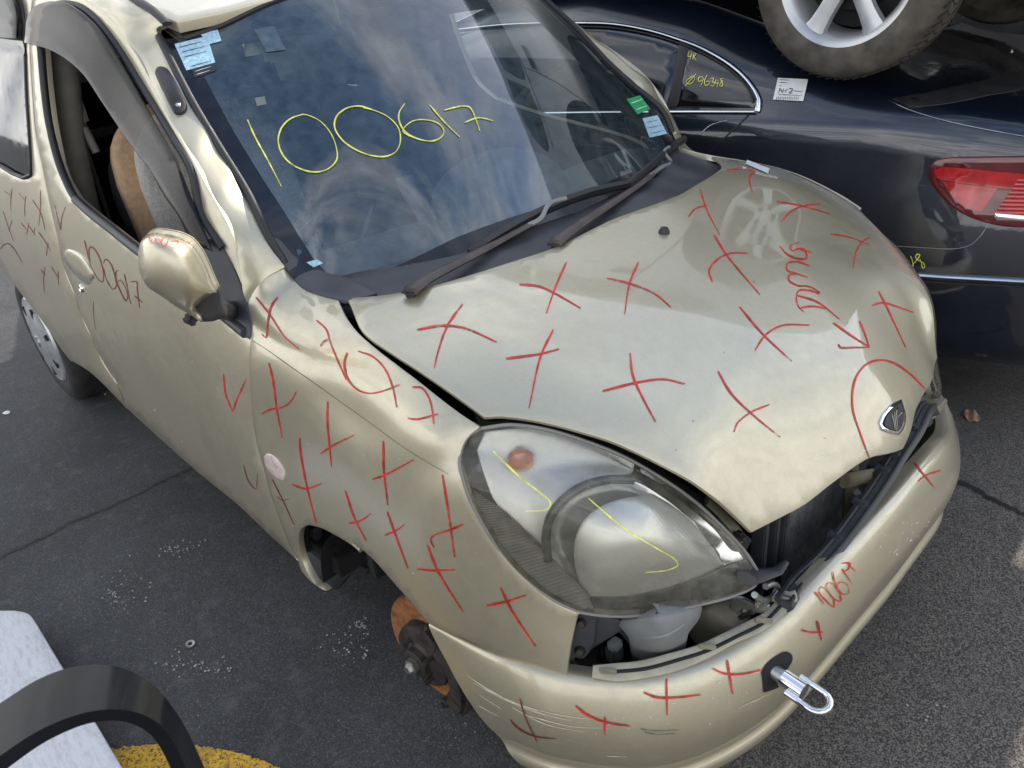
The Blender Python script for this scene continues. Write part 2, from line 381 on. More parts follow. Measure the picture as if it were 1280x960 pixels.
M['side_glass'] = glass('side_glass', (.35, .40, .42), 1.7)
M['dark_glass'] = simple('dark_window_glass', (.006, .007, .009), .03, var=.1, coat=0, spec=.9)
M['visor'] = glass('smoked_visor', (.12, .095, .09), 1.36, rough=.16, haze=.015, hcol=(.13, .11, .11))
M['frit'] = simple('windscreen_black_border', (.012, .013, .017), .12, var=.2)
m, t, b = nodes('fleece'); n = noise(t, 130, 6, .7); r = ramp(t, n.outputs['Fac'], (.3, (.50, .47, .41)), (.68, (.86, .83, .75))); t.links.new(r.outputs[0], b.inputs['Base Color'])
sp(b, Roughness=.95, Sheen_Weight=.4); bump(t, b, noise(t, 70, 8, .75).outputs['Fac'], 1., .02); M['fleece'] = m
m, t, b = nodes('rusty_disc'); n = noise(t, 38, 9, .75); r = ramp(t, n.outputs['Fac'], (.34, (.07, .030, .014)), (.52, (.27, .105, .032)), (.74, (.40, .19, .07))); t.links.new(r.outputs[0], b.inputs['Base Color'])
sp(b, Roughness=.75, Metallic=.2); bump(t, b, noise(t, 220, 4).outputs['Fac'], .3, .001); M['rust'] = m
m, t, b = nodes('radiator_fins'); n = noise(t, 22, 9, .75); r = ramp(t, n.outputs['Fac'], (.38, (.22, .23, .235)), (.58, (.42, .43, .43)), (.74, (.65, .66, .66))); t.links.new(r.outputs[0], b.inputs['Base Color'])
sp(b, Roughness=.6, Metallic=.4); M['radiator'] = m
m, t, b = nodes('reflector'); sp(b, Base_Color=(.80, .81, .82, 1), Metallic=.9, Roughness=.2)
n = noise(t, 11, 3); bump(t, b, n.outputs['Fac'], .3, .006); M['reflector'] = m
m, t, b = nodes('ribbed_reflector'); sp(b, Base_Color=(.72, .72, .70, 1), Metallic=.55, Roughness=.28)
wv = t.nodes.new('ShaderNodeTexWave'); wv.inputs['Scale'].default_value = 150; wv.inputs['Distortion'].default_value = .2; wv.bands_direction = 'DIAGONAL'
tcn = t.nodes.new('ShaderNodeTexCoord'); t.links.new(tcn.outputs['Object'], wv.inputs[0]); bump(t, b, wv.outputs['Fac'], .25, .001); M['ribbed'] = m
m, t, b = nodes('cloudy_projector'); sp(b, Base_Color=(.80, .80, .77, 1), Metallic=.6, Roughness=.26)
wv = t.nodes.new('ShaderNodeTexWave'); wv.inputs['Scale'].default_value = 110; wv.bands_direction = 'DIAGONAL'; tcn = t.nodes.new('ShaderNodeTexCoord'); t.links.new(tcn.outputs['Object'], wv.inputs[0])
b1 = bump(t, b, noise(t, 9, 1).outputs['Fac'], .6, .008); b2_ = t.nodes.new('ShaderNodeBump'); b2_.inputs['Strength'].default_value = .12; b2_.inputs['Distance'].default_value = .001
t.links.new(wv.outputs['Fac'], b2_.inputs['Height']); t.links.new(b1.outputs[0], b2_.inputs['Normal']); t.links.new(b2_.outputs[0], b.inputs['Normal']); M['projector'] = m
M['lens'] = glass('hazed_headlight_lens', (.90, .90, .86), 1.42, haze=.12, hcol=(.60, .56, .44))
m, t, b = nodes('ribbed_amber_free_lens'); sp(b, Roughness=.2, Metallic=.7); n = noise(t, 40, 4)
wv = t.nodes.new('ShaderNodeTexWave'); wv.inputs['Scale'].default_value = 105; wv.bands_direction = 'Z'; tcn = t.nodes.new('ShaderNodeTexCoord'); t.links.new(tcn.outputs['Object'], wv.inputs[0])
r = ramp(t, wv.outputs['Fac'], (.2, (.10, .095, .085)), (.8, (.42, .40, .36))); t.links.new(r.outputs[0], b.inputs['Base Color']); bump(t, b, wv.outputs['Fac'], .6, .003); M['fluted'] = m
m, t, b = nodes('red_tail_lens'); n = noise(t, 30, 3); r = ramp(t, n.outputs['Fac'], (.3, (.30, .004, .008)), (.7, (.50, .012, .018))); t.links.new(r.outputs[0], b.inputs['Base Color'])
sp(b, Roughness=.12, Coat_Weight=1., Coat_Roughness=.02); M['tail'] = m
M['tail_dark'] = simple('dark_red_lens', (.10, .004, .008), .12, var=.2, coat=1.)
# asphalt
m, t, b = nodes('asphalt')
tcn = t.nodes.new('ShaderNodeTexCoord'); ob = tcn.outputs['Object']
g1 = noise(t, 330, 4, .75, ob); g2 = noise(t, 1.3, 6, .6, ob, .5); g3 = noise(t, 14, 6, .7, ob); vor = t.nodes.new('ShaderNodeTexVoronoi'); vor.inputs['Scale'].default_value = 340; t.links.new(ob, vor.inputs['Vector'])
sv = t.nodes.new('ShaderNodeSeparateXYZ'); t.links.new(vor.outputs['Color'], sv.inputs[0])
stone = ramp(t, sv.outputs['X'], (.0, (.026, .026, .028)), (.55, (.044, .044, .046)), (.88, (.060, .060, .060)), (.98, (.105, .104, .102))).outputs[0]      # single stones, a few of them pale
fine = ramp(t, g1.outputs['Fac'], (.32, .6), (.62, 1.35)).outputs[0]
mm = t.nodes.new('ShaderNodeMix'); mm.data_type = 'RGBA'; mm.blend_type = 'MULTIPLY'; mm.inputs['Factor'].default_value = 1.; t.links.new(stone, mm.inputs['A']); t.links.new(fine, mm.inputs['B'])
pat = ramp(t, g2.outputs['Fac'], (.35, .75), (.65, 1.35)).outputs[0]
m2 = t.nodes.new('ShaderNodeMix'); m2.data_type = 'RGBA'; m2.blend_type = 'MULTIPLY'; m2.inputs['Factor'].default_value = .9; t.links.new(mm.outputs['Result'], m2.inputs['A']); t.links.new(pat, m2.inputs['B'])
# dusty, worn tarmac to the front of the gold car, warmed to stand in for sunlight
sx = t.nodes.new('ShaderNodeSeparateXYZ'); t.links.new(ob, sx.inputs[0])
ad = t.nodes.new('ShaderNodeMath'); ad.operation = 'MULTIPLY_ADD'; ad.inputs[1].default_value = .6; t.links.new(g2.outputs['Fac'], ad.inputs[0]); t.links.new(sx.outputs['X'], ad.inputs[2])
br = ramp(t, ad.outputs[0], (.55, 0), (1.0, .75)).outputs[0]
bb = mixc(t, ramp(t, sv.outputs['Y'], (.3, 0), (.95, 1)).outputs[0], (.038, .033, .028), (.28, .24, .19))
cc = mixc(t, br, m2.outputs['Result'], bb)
sun_tone = mixc(t, ramp(t, sv.outputs['Z'], (.2, 0), (.9, 1)).outputs[0], (.13, .105, .075), (.55, .46, .34))       # dusty ground by the next row, with sunlight painted into its colour
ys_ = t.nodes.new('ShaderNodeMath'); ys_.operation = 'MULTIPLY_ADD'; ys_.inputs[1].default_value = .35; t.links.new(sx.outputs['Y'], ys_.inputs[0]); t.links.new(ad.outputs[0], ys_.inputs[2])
cc = mixc(t, ramp(t, ys_.outputs[0], (1.05, 0), (1.45, .85)).outputs[0], cc, sun_tone)
dust = ramp(t, g3.outputs['Fac'], (.54, 0), (.78, .6)).outputs[0]
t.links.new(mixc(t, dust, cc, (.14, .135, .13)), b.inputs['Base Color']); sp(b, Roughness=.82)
bump(t, b, vor.outputs['Distance'], .4, .002); M['asphalt'] = m
m, t, b = nodes('yellow_line_paint'); g1 = noise(t, 150, 6, .75); g3 = noise(t, 9, 6, .7)
cc = mixc(t, ramp(t, g1.outputs['Fac'], (.40, 1), (.50, 0)).outputs[0], (.82, .47, .035), (.07, .055, .03))
t.links.new(mixc(t, ramp(t, g3.outputs['Fac'], (.48, 0), (.66, .6)).outputs[0], cc, (.16, .11, .04)), b.inputs['Base Color']); sp(b, Roughness=.8); bump(t, b, g1.outputs['Fac'], 1., .006); M['yellow_line'] = m
m, t, b = nodes('worn_white_plank'); mpp = t.nodes.new('ShaderNodeMapping'); mpp.inputs['Rotation'].default_value = (0, 0, .75); mpp.inputs['Scale'].default_value = (1, 4.5, 1); tcn = t.nodes.new('ShaderNodeTexCoord'); t.links.new(tcn.outputs['Object'], mpp.inputs[0])
g1 = noise(t, 22, 10, .8, mpp.outputs[0], .3); g3 = noise(t, 160, 6, .75, mpp.outputs[0])
cc = mixc(t, ramp(t, g1.outputs['Fac'], (.38, .6), (.54, 0)).outputs[0], (.62, .63, .66), (.36, .355, .36))
t.links.new(mixc(t, ramp(t, g3.outputs['Fac'], (.30, .8), (.42, 0)).outputs[0], cc, (.22, .21, .21)), b.inputs['Base Color']); sp(b, Roughness=.55); bump(t, b, g3.outputs['Fac'], .4, .002); M['plank'] = m
M['hoop'] = simple('glossy_black_plastic', (.008, .009, .011), .15, var=.3, scale=9, spec=.08)
M['scratch'] = simple('scratched_through_paint', (.62, .57, .45), .6, var=.2)
M['bezel'] = simple('smoked_bezel', (.045, .05, .055), .25, var=.2, scale=10, coat=.5)
M['chip'] = simple('pale_grit', (.34, .33, .30), .8, var=.2)
M['leaf'] = simple('dry_leaf', (.30, .19, .12), .8, var=.3, scale=60)
# ================================================================ ground (setting)
def struct(o): o['kind'] = 'structure'; return o
V = [(x, y, 0) for x in (-40, 40) for y in (-40, 40)]
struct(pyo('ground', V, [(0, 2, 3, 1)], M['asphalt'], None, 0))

# ================================================================ the gold car: measured surfaces (x forward from the front axle, y to its left, z up)
CAR = empty('hatchback', (0, 0, 0), 'gold hatchback covered in red crosses, its front wheel missing and bonnet sitting ajar', 'car')
side = np.array([(-3.2, .25, .74), (-3.2, .6, .79), (-3.2, 1.08, .77), (-3.2, 1.5, .67), (-2.5, .25, .775), (-2.5, .6, .825), (-2.5, 1.08, .79), (-2.5, 1.5, .69),
    (-1.5, .20, .765), (-1.5, .26, .785), (-1.5, .5, .82), (-1.5, .72, .83), (-1.5, .9, .82), (-1.5, 1.08, .79), (-1.5, 1.3, .745), (-1.5, 1.5, .695), (-1.5, 1.62, .65),
    (-.95, .2, .765), (-.95, .26, .785), (-.95, .5, .815), (-.95, .72, .825), (-.95, .9, .812), (-.95, 1.03, .79), (-.95, 1.25, .735), (-.95, 1.45, .67),
    (-.42, .18, .765), (-.42, .26, .782), (-.42, .5, .81), (-.42, .73, .812), (-.42, .88, .796), (-.42, .94, .785), (-.42, 1.02, .768), (-.46, 1.18, .73), (-.65, 1.305, .69), (-.815, 1.418, .655), (-.38, 1.08, .74),
    (-.1, .2, .78), (-.1, .52, .808), (-.1, .7, .802), (-.1, .85, .788), (-.1, .905, .785), (-.1, .94, .745), (-.1, .965, .695), (-.25, .93, .785), (-.25, .985, .70),
    (.15, .46, .795), (.15, .6, .796), (.15, .75, .780), (.15, .86, .758), (.15, .90, .725), (.15, .925, .685), (.28, .45, .776), (.28, .6, .772), (.28, .75, .758), (.28, .82, .742), (.28, .865, .695),
    (.44, .44, .706), (.44, .57, .675), (.36, .52, .742), (.36, .68, .725), (-.05, .95, .705), (-.25, .8, .802), (-.25, .6, .813), (-.25, .88, .793), (-.25, .4, .803)])
Sf = TPS(side[:, :2], side[:, 2], 2e-3)
SIDE = IMP(lambda P: P[:, 1]+Sf(P[:, [0, 2]]), .65, 4.6)
hc = [(0, 0, .992), (.15, 0, .974), (.3, 0, .943), (.45, 0, .888), (.55, 0, .832), (.62, 0, .775), (.668, 0, .712), (.697, 0, .648),
      (0, .35, .996), (.2, .35, .962), (.4, .35, .886), (.53, .35, .80), (.60, .33, .70), (.643, .285, .655), (.657, .2, .667), (.678, .105, .671), (.62, .17, .735), (.5, .18, .852), (.3, .18, .938),
      (-.166, .644, .985), (-.05, .685, .968), (.056, .693, .952), (.16, .688, .925), (.273, .676, .884), (.385, .60, .85), (.49, .522, .80), (.565, .463, .745), (.61, .397, .652),
      (-.06, .5, .996), (.12, .55, .968), (.3, .5, .915)]
hp = np.array([(x, s*y, z) for x, y, z in hc for s in ((1, -1) if y else (1,))])
Hf = TPS(hp[:, :2], hp[:, 2], 6e-4)
HOOD = IMP(lambda P: P[:, 2]-Hf(P[:, :2]), .55, 2.9)
wc = [(-.70, 0, 1.525), (-.40, 0, 1.285), (-.12, 0, 1.0), (-.727, .35, 1.503), (-.435, .35, 1.268), (-.16, .35, 1.0), (-.813, .6, 1.455), (-.653, .632, 1.327), (-.55, .642, 1.238), (-.445, .654, 1.16), (-.348, .672, 1.08), (-.30, .655, 1.0), (-.56, 0, 1.42), (-.25, 0, 1.14)]
wp_ = np.array([(x, s*y, z) for x, y, z in wc for s in ((1, -1) if y else (1,))])
Wf = TPS(wp_[:, :2], wp_[:, 2], 1e-4)
SCREEN = IMP(lambda P: P[:, 2]-Wf(P[:, :2]), .7, 3.2)
UP = np.array([0, 0, 1.])

# ---- hood
redge = HOOD(crs(q('p', 421.5, 371.5, 434, 373, 454, 413, 489, 439, 523, 461, 558, 485, 604, 518), 8))
lampe = HOOD(crs(q('p', 606, 520, 626, 519, 661, 523, 695, 530, 729, 539, 764, 550, 798, 565, 832, 582, 860, 597, 874, 606, 905, 630, 940, 664), 8))
lipe = HOOD(crs(q('p', 940, 664, 977, 645, 1005, 630, 1040, 603, 1087, 571, 1110, 566, 1130, 560), 8))
reare = HOOD(crs(q('p', 760, 277, 742, 286, 690, 311, 644, 326, 578, 347, 536, 358.5, 480, 369, 434, 373), 8))
half = [reare[reare[:, 1] < -.015][:, :2], redge[1:-1][redge[1:-1][:, 0] > -.16][:, :2], lampe[:, :2], lipe[1:][lipe[1:, 1] < -.015][:, :2]]
half = np.vstack([half[0], half[1][half[1][:, 0] > half[0][-1][0]+.01], half[2], half[3]])
hout = np.vstack([[(half[0][0], 0)], half, [(.697, 0)], (half*[1, -1])[::-1]])
hood = sheet('hood', hout, lambda q2: np.c_[q2, Hf(q2)], M['gold'], CAR, step=.022, rim=.004, rnd=.0025, out=UP, label='dull gold bonnet with red crosses, a red arc and faded paint')

def marks(parent, f, frame, lst, name='red_cross', mat='red_ink', w=3.0, lift=.0018, label=None):
    for strokes in lst: mark(name, f, [q(frame, *s) for s in strokes], M[mat], parent, w, lift, label)
marks(hood, HOOD, 'a5', [[(460,232,405,310,372,400,357,463),(295,325,390,310,470,320,585,370)], [(838,80,800,165,765,265),(667,160,740,168,800,195,890,247)],
    [(1100,80,1068,155,1050,268),(985,138,1070,158,1160,195,1218,243)], [(790,325,745,420,702,610),(618,430,745,412,812,395)], [(1070,410,1080,490,1120,580,1163,660),(970,548,1090,518,1190,505,1270,522)]])
marks(hood, HOOD, 'a6', [[(168,475,215,555,290,630,395,717),(355,598,290,625,240,665,227,698)], [(247,243,330,340,437,440),(303,400,340,345,400,310,500,308)],
    [(152,-20,200,55,320,198),(147,152,135,110,165,70,210,48,275,47)], [(752,185,790,260,850,390),(727,238,765,228,880,263)]], w=2.6)
marks(hood, HOOD, 'a3', [[(102,687,130,770,175,855),(60,788,85,758,130,747)], [(200,617,250,615,303,622),(303,622,282,645,292,700)], [(380,732,460,745,575,777),(400,805,430,770,480,748,550,740)],
    [(577,850,640,860,720,890),(722,862,690,880,670,915,658,975)]], w=2.2)
mark('red_word', HOOD, [q('a3', 393,895,415,920,450,938,490,938,480,905,455,905,437,912,430,895,462,880), q('a3', 465,905,510,918),
    q('a6', 500,93,455,78,420,85,420,110,450,120,495,135), q('a6', 460,122,428,125,425,145,460,165,500,168,538,190),
    q('a6', 538,195,500,182,462,183,453,205,460,240,480,260), q('a6', 455,200,530,225,610,287), q('a6', 470,245,520,240,560,250)], M['red_ink'], hood, 2.4, .0018)
mark('red_arrow', HOOD, [q('a6', 587,300,650,345,720,390), q('a6', 683,295,700,335,718,390), q('a6', 605,378,615,390,660,390,718,390)], M['red_ink'], hood, 2.8, .0018)
mark('red_arc', HOOD, [q('a6', 920,540,870,490,810,448,760,436,710,450,675,490,658,550,660,620,685,700,718,790)], M['red_ink'], hood, 3.0, .0018)
mark('white_scratch', HOOD, [q('b6', 455,337,520,322,600,305,680,300,755,290)], M['white'], hood, .8, .0012)
sheet('white_sticker', loop(q('p', 934,201,962,212), q('p', 962,212,960,218), q('p', 960,218,932,206), q('p', 932,206,934,201), step=3), lambda u: (lambda P: P+[0, 0, .003])(HOOD(u)), M['white'], hood, step=4, rim=0)
# washer nozzle
P0 = HOOD([(830, 291)])[0]
lathe('washer_nozzle', [(.013, -.002), (.012, .005), (.008, .012), (0, .014)], axis(P0, (.12, 0, 1)), M['black'], CAR, 14)

# ---- emblem on the nose
EF = IMP(lambda P: P[:, 2]-Hf(P[:, :2]), .55, 2.9)
def lifted(f, l):
    def g(uv):
        P = f(uv); d = CAM-P; return P+d/np.linalg.norm(d, axis=1)[:, None]*l
    return g
emb = sheet('emblem', loop(q('b6', 880,72,840,95,805,140,788,178), q('b6', 788,178,800,198,840,215,868,222), q('b6', 868,222,890,190,898,140,880,72), step=2), lifted(HOOD, .008), M['chrome'], hood, step=3, rim=.008, rnd=.003)
sheet('emblem_face', loop(q('b6', 877,84,843,105,812,145,800,176), q('b6', 800,176,810,190,840,205,864,211), q('b6', 864,211,882,185,889,140,877,84), step=2), lifted(HOOD, .0125), M['black'], hood, step=3, rim=0)
mark('emblem_rib', lifted(HOOD, .013), [q('b6', 862,100,856,130,862,200), q('b6', 890,118,868,140,862,150), q('b6', 835,135,843,160,850,205), q('b6', 848,125,850,160,856,206)], M['chrome'], hood, 1.3, .0015)

# ---- right side panels (outlines shared along each gap), mirrored for the far side
seam = np.vstack([q('c4', 55,250,48,330,50,430,58,560,70,680,85,780), [(330, 587), (339, 620), (350, 650), (361, 679), (372, 701)]])
pgap = q('c3', 1060,460,950,525,880,600,830,690)
cowle = np.vstack([q('c3', 1060,460,1110,530,1190,590), q('p', 385,361,398,366,421,372.5)])
hgap = q('c4', 485,50,520,130,580,215,660,290,760,370,880,460,1000,555,1100,630,1195,695)
lampo = q('b2', 127,108,85,140,55,190,43,250,57,320,88,410,148,520,228,640,328,740,430,815,520,855)
ffront = q('a8', 880,395,862,470,845,560,835,625)
bjoint = q('a8', 835,625,760,612,680,590,600,560,520,515,440,480,370,455,335,435)
archl = np.vstack([q('a8', 335,435,290,380,210,290,130,200,60,140), q('c5', 600,600,530,550,460,510,400,480,340,465), ])
arch2 = q('c5', 340,465,305,485,292,530,300,600,330,680,380,760,430,795)
arch3 = q('c5', 430,795,370,765,300,690,288,645)
fo = loop(pgap[::-1], cowle, hgap, lampo, ffront, bjoint, archl, arch2, arch3, seam[::-1], np.array([seam[0], (309, 379)]))
crz = crs(q('c4', 62,262,150,320,250,392,380,482,520,582,660,682,800,785,930,868,1040,930,1130,990), 10)
gx, gy = np.meshgrid(np.arange(300, 730, 34), np.arange(380, 850, 34)); FS = np.c_[gx.ravel(), gy.ravel()].astype(float); FS = FS[inpoly(FS, fo)]
FS = FS[FS[:, 1] > np.interp(FS[:, 0], crz[:, 0], crz[:, 1])+26]
FT = HOOD(q('c4', 485,50,540,150,640,270,760,370,880,460,1000,555,1100,630,1195,695))
mid_t = np.linspace(.12, .97, 8); FM = SIDE(np.c_[np.interp(mid_t, np.linspace(0, 1, len(crz)), crz[:, 0]), np.interp(mid_t, np.linspace(0, 1, len(crz)), crz[:, 1])]); FM = np.vstack([FM[:7]*.62+FT[:7]*.38+np.array([.002, -.010, .013]), FM[:7]*.25+FT[:7]*.75+np.array([.001, -.004, .008])])
FEND = IDF([*FM, *SIDE(FS), *SIDE(crz[::3]+[0, 8]), *SIDE(archl[::2]), *SIDE(bjoint), *SIDE(lampo[2::2]), *FT, (-.315, -.668, 1.012), (-.318, -.682, 1.04), SIDE([(309, 379)])[0], SIDE([(313, 400)])[0], *(SIDE([(309, 379)])*.5+np.array([(-.318, -.682, 1.04)])*.5+[.004, -.008, .008])], 3e-6)
fender = sheet('fender', fo, FEND, M['gold'], CAR, step=9, gap=1.0, rim=.014, rnd=.0025, mirror=True)
dgap = np.vstack([q('b4', 435,0,530,70,620,190,690,290,760,420,850,590,960,800), q('c3', 650,90,700,180,750,300,780,420,800,560,805,610), [(309, 379)]])
rseam = np.array([(40, -12), (40, 0), (37.5, 25), (37.5, 75), (41, 125), (45, 172), (50.6, 200), (63.8, 265.6), (73, 305), (81.6, 340), (92, 366), (102, 396), (112.5, 419), (124, 445), (135, 464), (146, 480), (158, 511)])
sillb = np.array([(372, 702), (335, 668), (296, 631), (254, 597), (206, 555), (158, 511)])
topd = np.array([(40, -12), (55, -24), (75, -26), (95, -15), (109, 0)])
wtop = q('b4', 205,210,198,160,204,110,230,60,275,30,330,20,400,35,470,85,540,165,620,280,700,410,780,540,870,690,960,850)
whole = loop(wtop, q('c3', 555,130,640,270,690,345), np.array([(280, 310), (296, 350), (309, 392), (312, 420)]), np.array([(312, 420), (278, 397), (240, 367), (171.6, 313)]), q('c1', 915,600,750,470,600,350,500,262), q('c1', 500,262,470,215,420,125,385,25), np.array([(72, 204), (63, 160), (56, 110), (51, 52)]))
door = sheet('front_door', loop(dgap, np.array([(309, 379), tuple(seam[0])]), seam, sillb, rseam[::-1], topd), SIDE, M['gold'], CAR, step=9, gap=1.0, holes=[whole], rim=.02, rnd=.003, mirror=True)
DITCH = np.array([at(209, 30, y=-.588), at(190, 12, y=-.586), at(172, 0, y=-.584), at(150, -14, y=-.582), at(120, -30, y=-.58)])
pil = loop(pgap[::-1], np.vstack([q('c3', 1060,460,1000,360,930,240,870,120,795,0), q('a1', 800,540,700,370,630,240,585,150)]), q('a1', 585,150,568,115,572,98,597,92), q('a1', 597,92,540,30,490,0), np.array([(168, 0), (150, -14), (128, -16)]), np.array([(128, -16), (109, 0)]), dgap)
PE = q('p', 199,45, 240,127, 275,186, 309,241, 338,300, 355,331); PG = q('p', 140,28, 190,105, 224,172, 260,240, 288,310, 309,379)
PEP = np.array([(-.813, -.6, 1.455), (-.653, -.632, 1.327), (-.55, -.642, 1.238), (-.445, -.654, 1.16), (-.348, -.674, 1.08), (-.318, -.682, 1.04)]); PGP = SIDE(PG)
PILF = IDF([*PEP, *PGP, *((PEP+PGP)/2+np.array([.005, -.007, .007])), SIDE([(109, 0)])[0], SIDE([(80, -12)])[0], *DITCH[:4], *(DITCH[:2]*.5+SIDE(q('p', 109,0, 80,-12))*.5+[0, -.004, .006])], 6e-5)
pillar = sheet('windscreen_pillar', pil, PILF, M['gold'], CAR, step=8, gap=.7, rim=.014, rnd=.0025, mirror=True)
rarch = np.vstack([q('c2', 470,600,400,510,320,390,240,280,150,165,95,90,40,20), [(4, 338), (-20, 300), (-60, 262), (-110, 270)]])
rwin = loop(q('c1', -160,-20,0,40,100,100,185,128), q('c1', 185,128,206,112,210,80), np.array([(39.4, 215), (38, 180), (34, 120), (32, 60), (30, 20), (26, -6)]), np.array([(26, -6), (0, -22), (-50, -50)]), np.array([(-50, -50), (-38, 60), (-30, 196)]))
rdoor = sheet('rear_door', loop(rseam, np.array([(158, 511), (112, 466), (88, 451)]), rarch, np.array([(-110, 270), (-95, 120), (-80, 0), (-60, -60)]), np.array([(-60, -60), (0, -32), (40, -12)])), SIDE, M['gold'], CAR, step=9, gap=1.0, holes=[rwin], rim=.02, rnd=.003, mirror=True)
sheet('rear_window', inset(rwin, .5), lambda u: SIDE(u)-[0, -.008, 0], M['dark_glass'], CAR, step=6, rim=.004, mirror=True)
tube('window_seal', SIDE(rwin)[[*range(0, len(rwin), 3), 0]], .006, M['rubber'], rdoor, 6, cap=False)
sheet('window_visor', loop(np.array([(-40, -60), (0, -25), (22, -8), (30, 10), (31, 46)]), np.array([(31, 46), (10, 45), (-34, 40)]), np.array([(-34, 40), (-40, -60)])), lambda u: SIDE(u)-[0, .022, 0], M['visor'], rdoor, step=10, rim=.004, rnd=.002)
# door furniture
ho = loop(q('c1', 425,630,440,612,480,620,540,660,590,730,603,780,590,788,540,765,470,705,430,655), step=3)
hz = SIDE.Z([(98, 335)])[0]
sheet('door_handle', ho, lifted(SIDE, .022), M['gold'], door, step=4, rim=.012, rnd=.007)
sheet('handle_recess', loop(q('c1', 420,655,470,735,520,785,580,830,605,825,607,795,560,780,490,735,430,660), step=3), lifted(SIDE, .002), M['chrome'], door, step=4, rim=0)
lathe('key_lock', [(0, .004), (.006, .004), (.009, .006), (.0115, .004), (.0125, 0)], axis(SIDE(q('c1', 545, 855))[0], (0, -1, .1)), M['chrome'], door, 16)
bead = np.vstack([SIDE(crs(np.vstack([[(51, 52), (56, 110), (63, 160)], q('c1', 400,30,440,130,480,215,510,262), ]), 6))])
tube('window_seal', bead-[0, .001, 0], .010, M['rubber'], door, 8)
tube('window_seal', SIDE(crs(np.vstack([q('c1', 510,262,600,345,750,462,915,592), [(240, 360), (280, 393), (308, 416)]]), 8))-[0, .002, 0], .012, M['grey_plastic'], door, 8)
tube('window_seal', SIDE(crs(np.vstack([wtop[3:], q('c3', 555,140,640,280,685,345)]), 6))-[0, .001, 0], .009, M['rubber'], door, 8)
sail = loop(q('c3', 575,300,590,420,600,520,640,600,660,700,690,775), q('c3', 690,775,760,830,850,892), q('c3', 850,892,856,800,830,690,790,560,730,430,680,345), q('c3', 680,345,630,330,575,300))
sheet('mirror_sail', sail, lambda u: SIDE(u)-[0, .004, 0], M['grey_plastic'], door, step=7, rim=.015, rnd=.004)
visor = loop(q('b4', 175,205,180,150,185,100,205,50,245,18,300,4), q('b4', 300,4,370,8,440,45,520,115,600,220,680,350,760,490,840,630,940,800), q('a1', 815,900,740,860,690,770,640,700,590,610), q('b4', 812,840,700,695,560,490,470,360,370,275,290,235,175,205))
sheet('window_visor', visor, lambda u: SIDE(u)-[0, .026, 0], M['visor'], door, step=8, rim=.003, rnd=.002)
# side indicator
io = loop(q('c5', 120,135,130,120,160,130,195,165,215,210,210,235,190,232,150,200,125,165), step=2)
ind = sheet('side_indicator', io, lifted(FEND, .010), M['marker_lens'], fender, step=3, rim=.010, rnd=.005)
# shoulder crease drawn as a fine dark line, its shade painted on
mark('shoulder_crease_shade', FEND, [q('c4', 62,262,150,320,250,392,380,482,520,582,660,682,800,785,930,868,1040,930)], M['primer'], fender, 1.0, .0006)
marks(fender, FEND, 'c4', [[(78,45,150,135,220,240,295,308),(188,45,155,90,138,170,128,248,108,230)], [(382,160,430,205,450,270,490,370,530,460),(400,290,420,265,440,255)],
    [(535,322,520,370,535,450,580,505,640,527,720,512,795,482),(590,315,660,340,720,400,760,490,782,597)], [(860,495,905,497,940,540,960,610,967,680),(838,650,880,656,990,628)],
    [(143,375,165,470,182,600,210,750),(108,630,150,608,200,600,245,575,280,518)], [(437,567,435,660,447,800,457,893),(402,830,460,790,570,735)]], w=2.6)
marks(fender, FEND, 'c5', [[(298,30,300,90,335,280,380,455),(260,262,330,285,408,257)], [(715,45,718,200,738,365),(662,237,725,215,868,138)], [(525,295,575,440,630,543),(545,457,600,445,655,408)],
    [(735,400,770,500,838,683),(722,517,775,495,820,463)], [(1010,215,1040,400,1072,628),(1113,463,1050,490,965,520,952,540,970,580)], [(935,565,985,690,1115,902),(883,685,960,693,1075,690)],
    ], w=2.8)
marks(fender, FEND, 'c5', [[(160,235,215,345,270,465),(180,322,210,342,245,335)]], mat='dark_red_ink', w=1.6)
marks(fender, FEND, 'a8', [[(598,305,640,390,725,518),(548,370,620,355,692,332)]])
marks(door, SIDE, 'a4', [[(812,487,820,560,845,625),(845,625,865,570,895,507)]], 'red_tick', w=2.2)
marks(door, SIDE, 'a4', [[(885,820,905,880,930,905,935,850)]], 'red_tick', mat='dark_red_ink', w=1.4)
marks(door, SIDE, 'c1', [[(365,300,402,465),(402,465,412,380,436,312)]], 'red_tick', mat='dark_red_ink', w=1.6)
mark('red_number', SIDE, [q('c1', 562,535,580,610,600,690), q('c1', 600,700,592,620,600,580,625,590,665,660,690,770,680,815,650,790,600,700), q('c1', 690,690,700,662,730,680,765,770,775,840,755,862,710,800,690,720),
    q('c1', 790,735,775,740,772,790,800,870,840,940,850,920,840,860,800,800,780,815), q('c1', 828,760,850,860,870,960), q('c1', 868,812,910,812,915,870,930,990), q('c1', 895,905,950,950)], M['dark_red_ink'], door, 1.9, .0018)
mark('red_scrawl', SIDE, [q('c2', 622,195,622,250,625,300,637,385)], M['dark_red_ink'], door, 1.1, .0015)
marks(rdoor, SIDE, 'c1', [[(30,205,72,240),(80,190,72,260,72,340)], [(125,220,165,270),(172,240,165,300,165,375)], [(215,265,270,350,300,465),(270,200,268,330,258,440)], [(140,420,175,460),(190,420,185,460,175,500)],
    [(195,440,235,505),(230,450,225,500)], [(255,480,300,540,335,605),(320,555,308,640)], [(20,340,60,460,90,540),(80,400,60,470)], [(270,730,300,770),(300,710,290,800,295,880)], [(340,710,390,790),(385,740,390,830)]], 'red_tick', mat='dark_red_ink', w=1.4)
mark('red_arc', SIDE, [q('c1', 0,597,30,562,60,560,95,595,145,680)], M['dark_red_ink'], rdoor, 2.0, .0018)
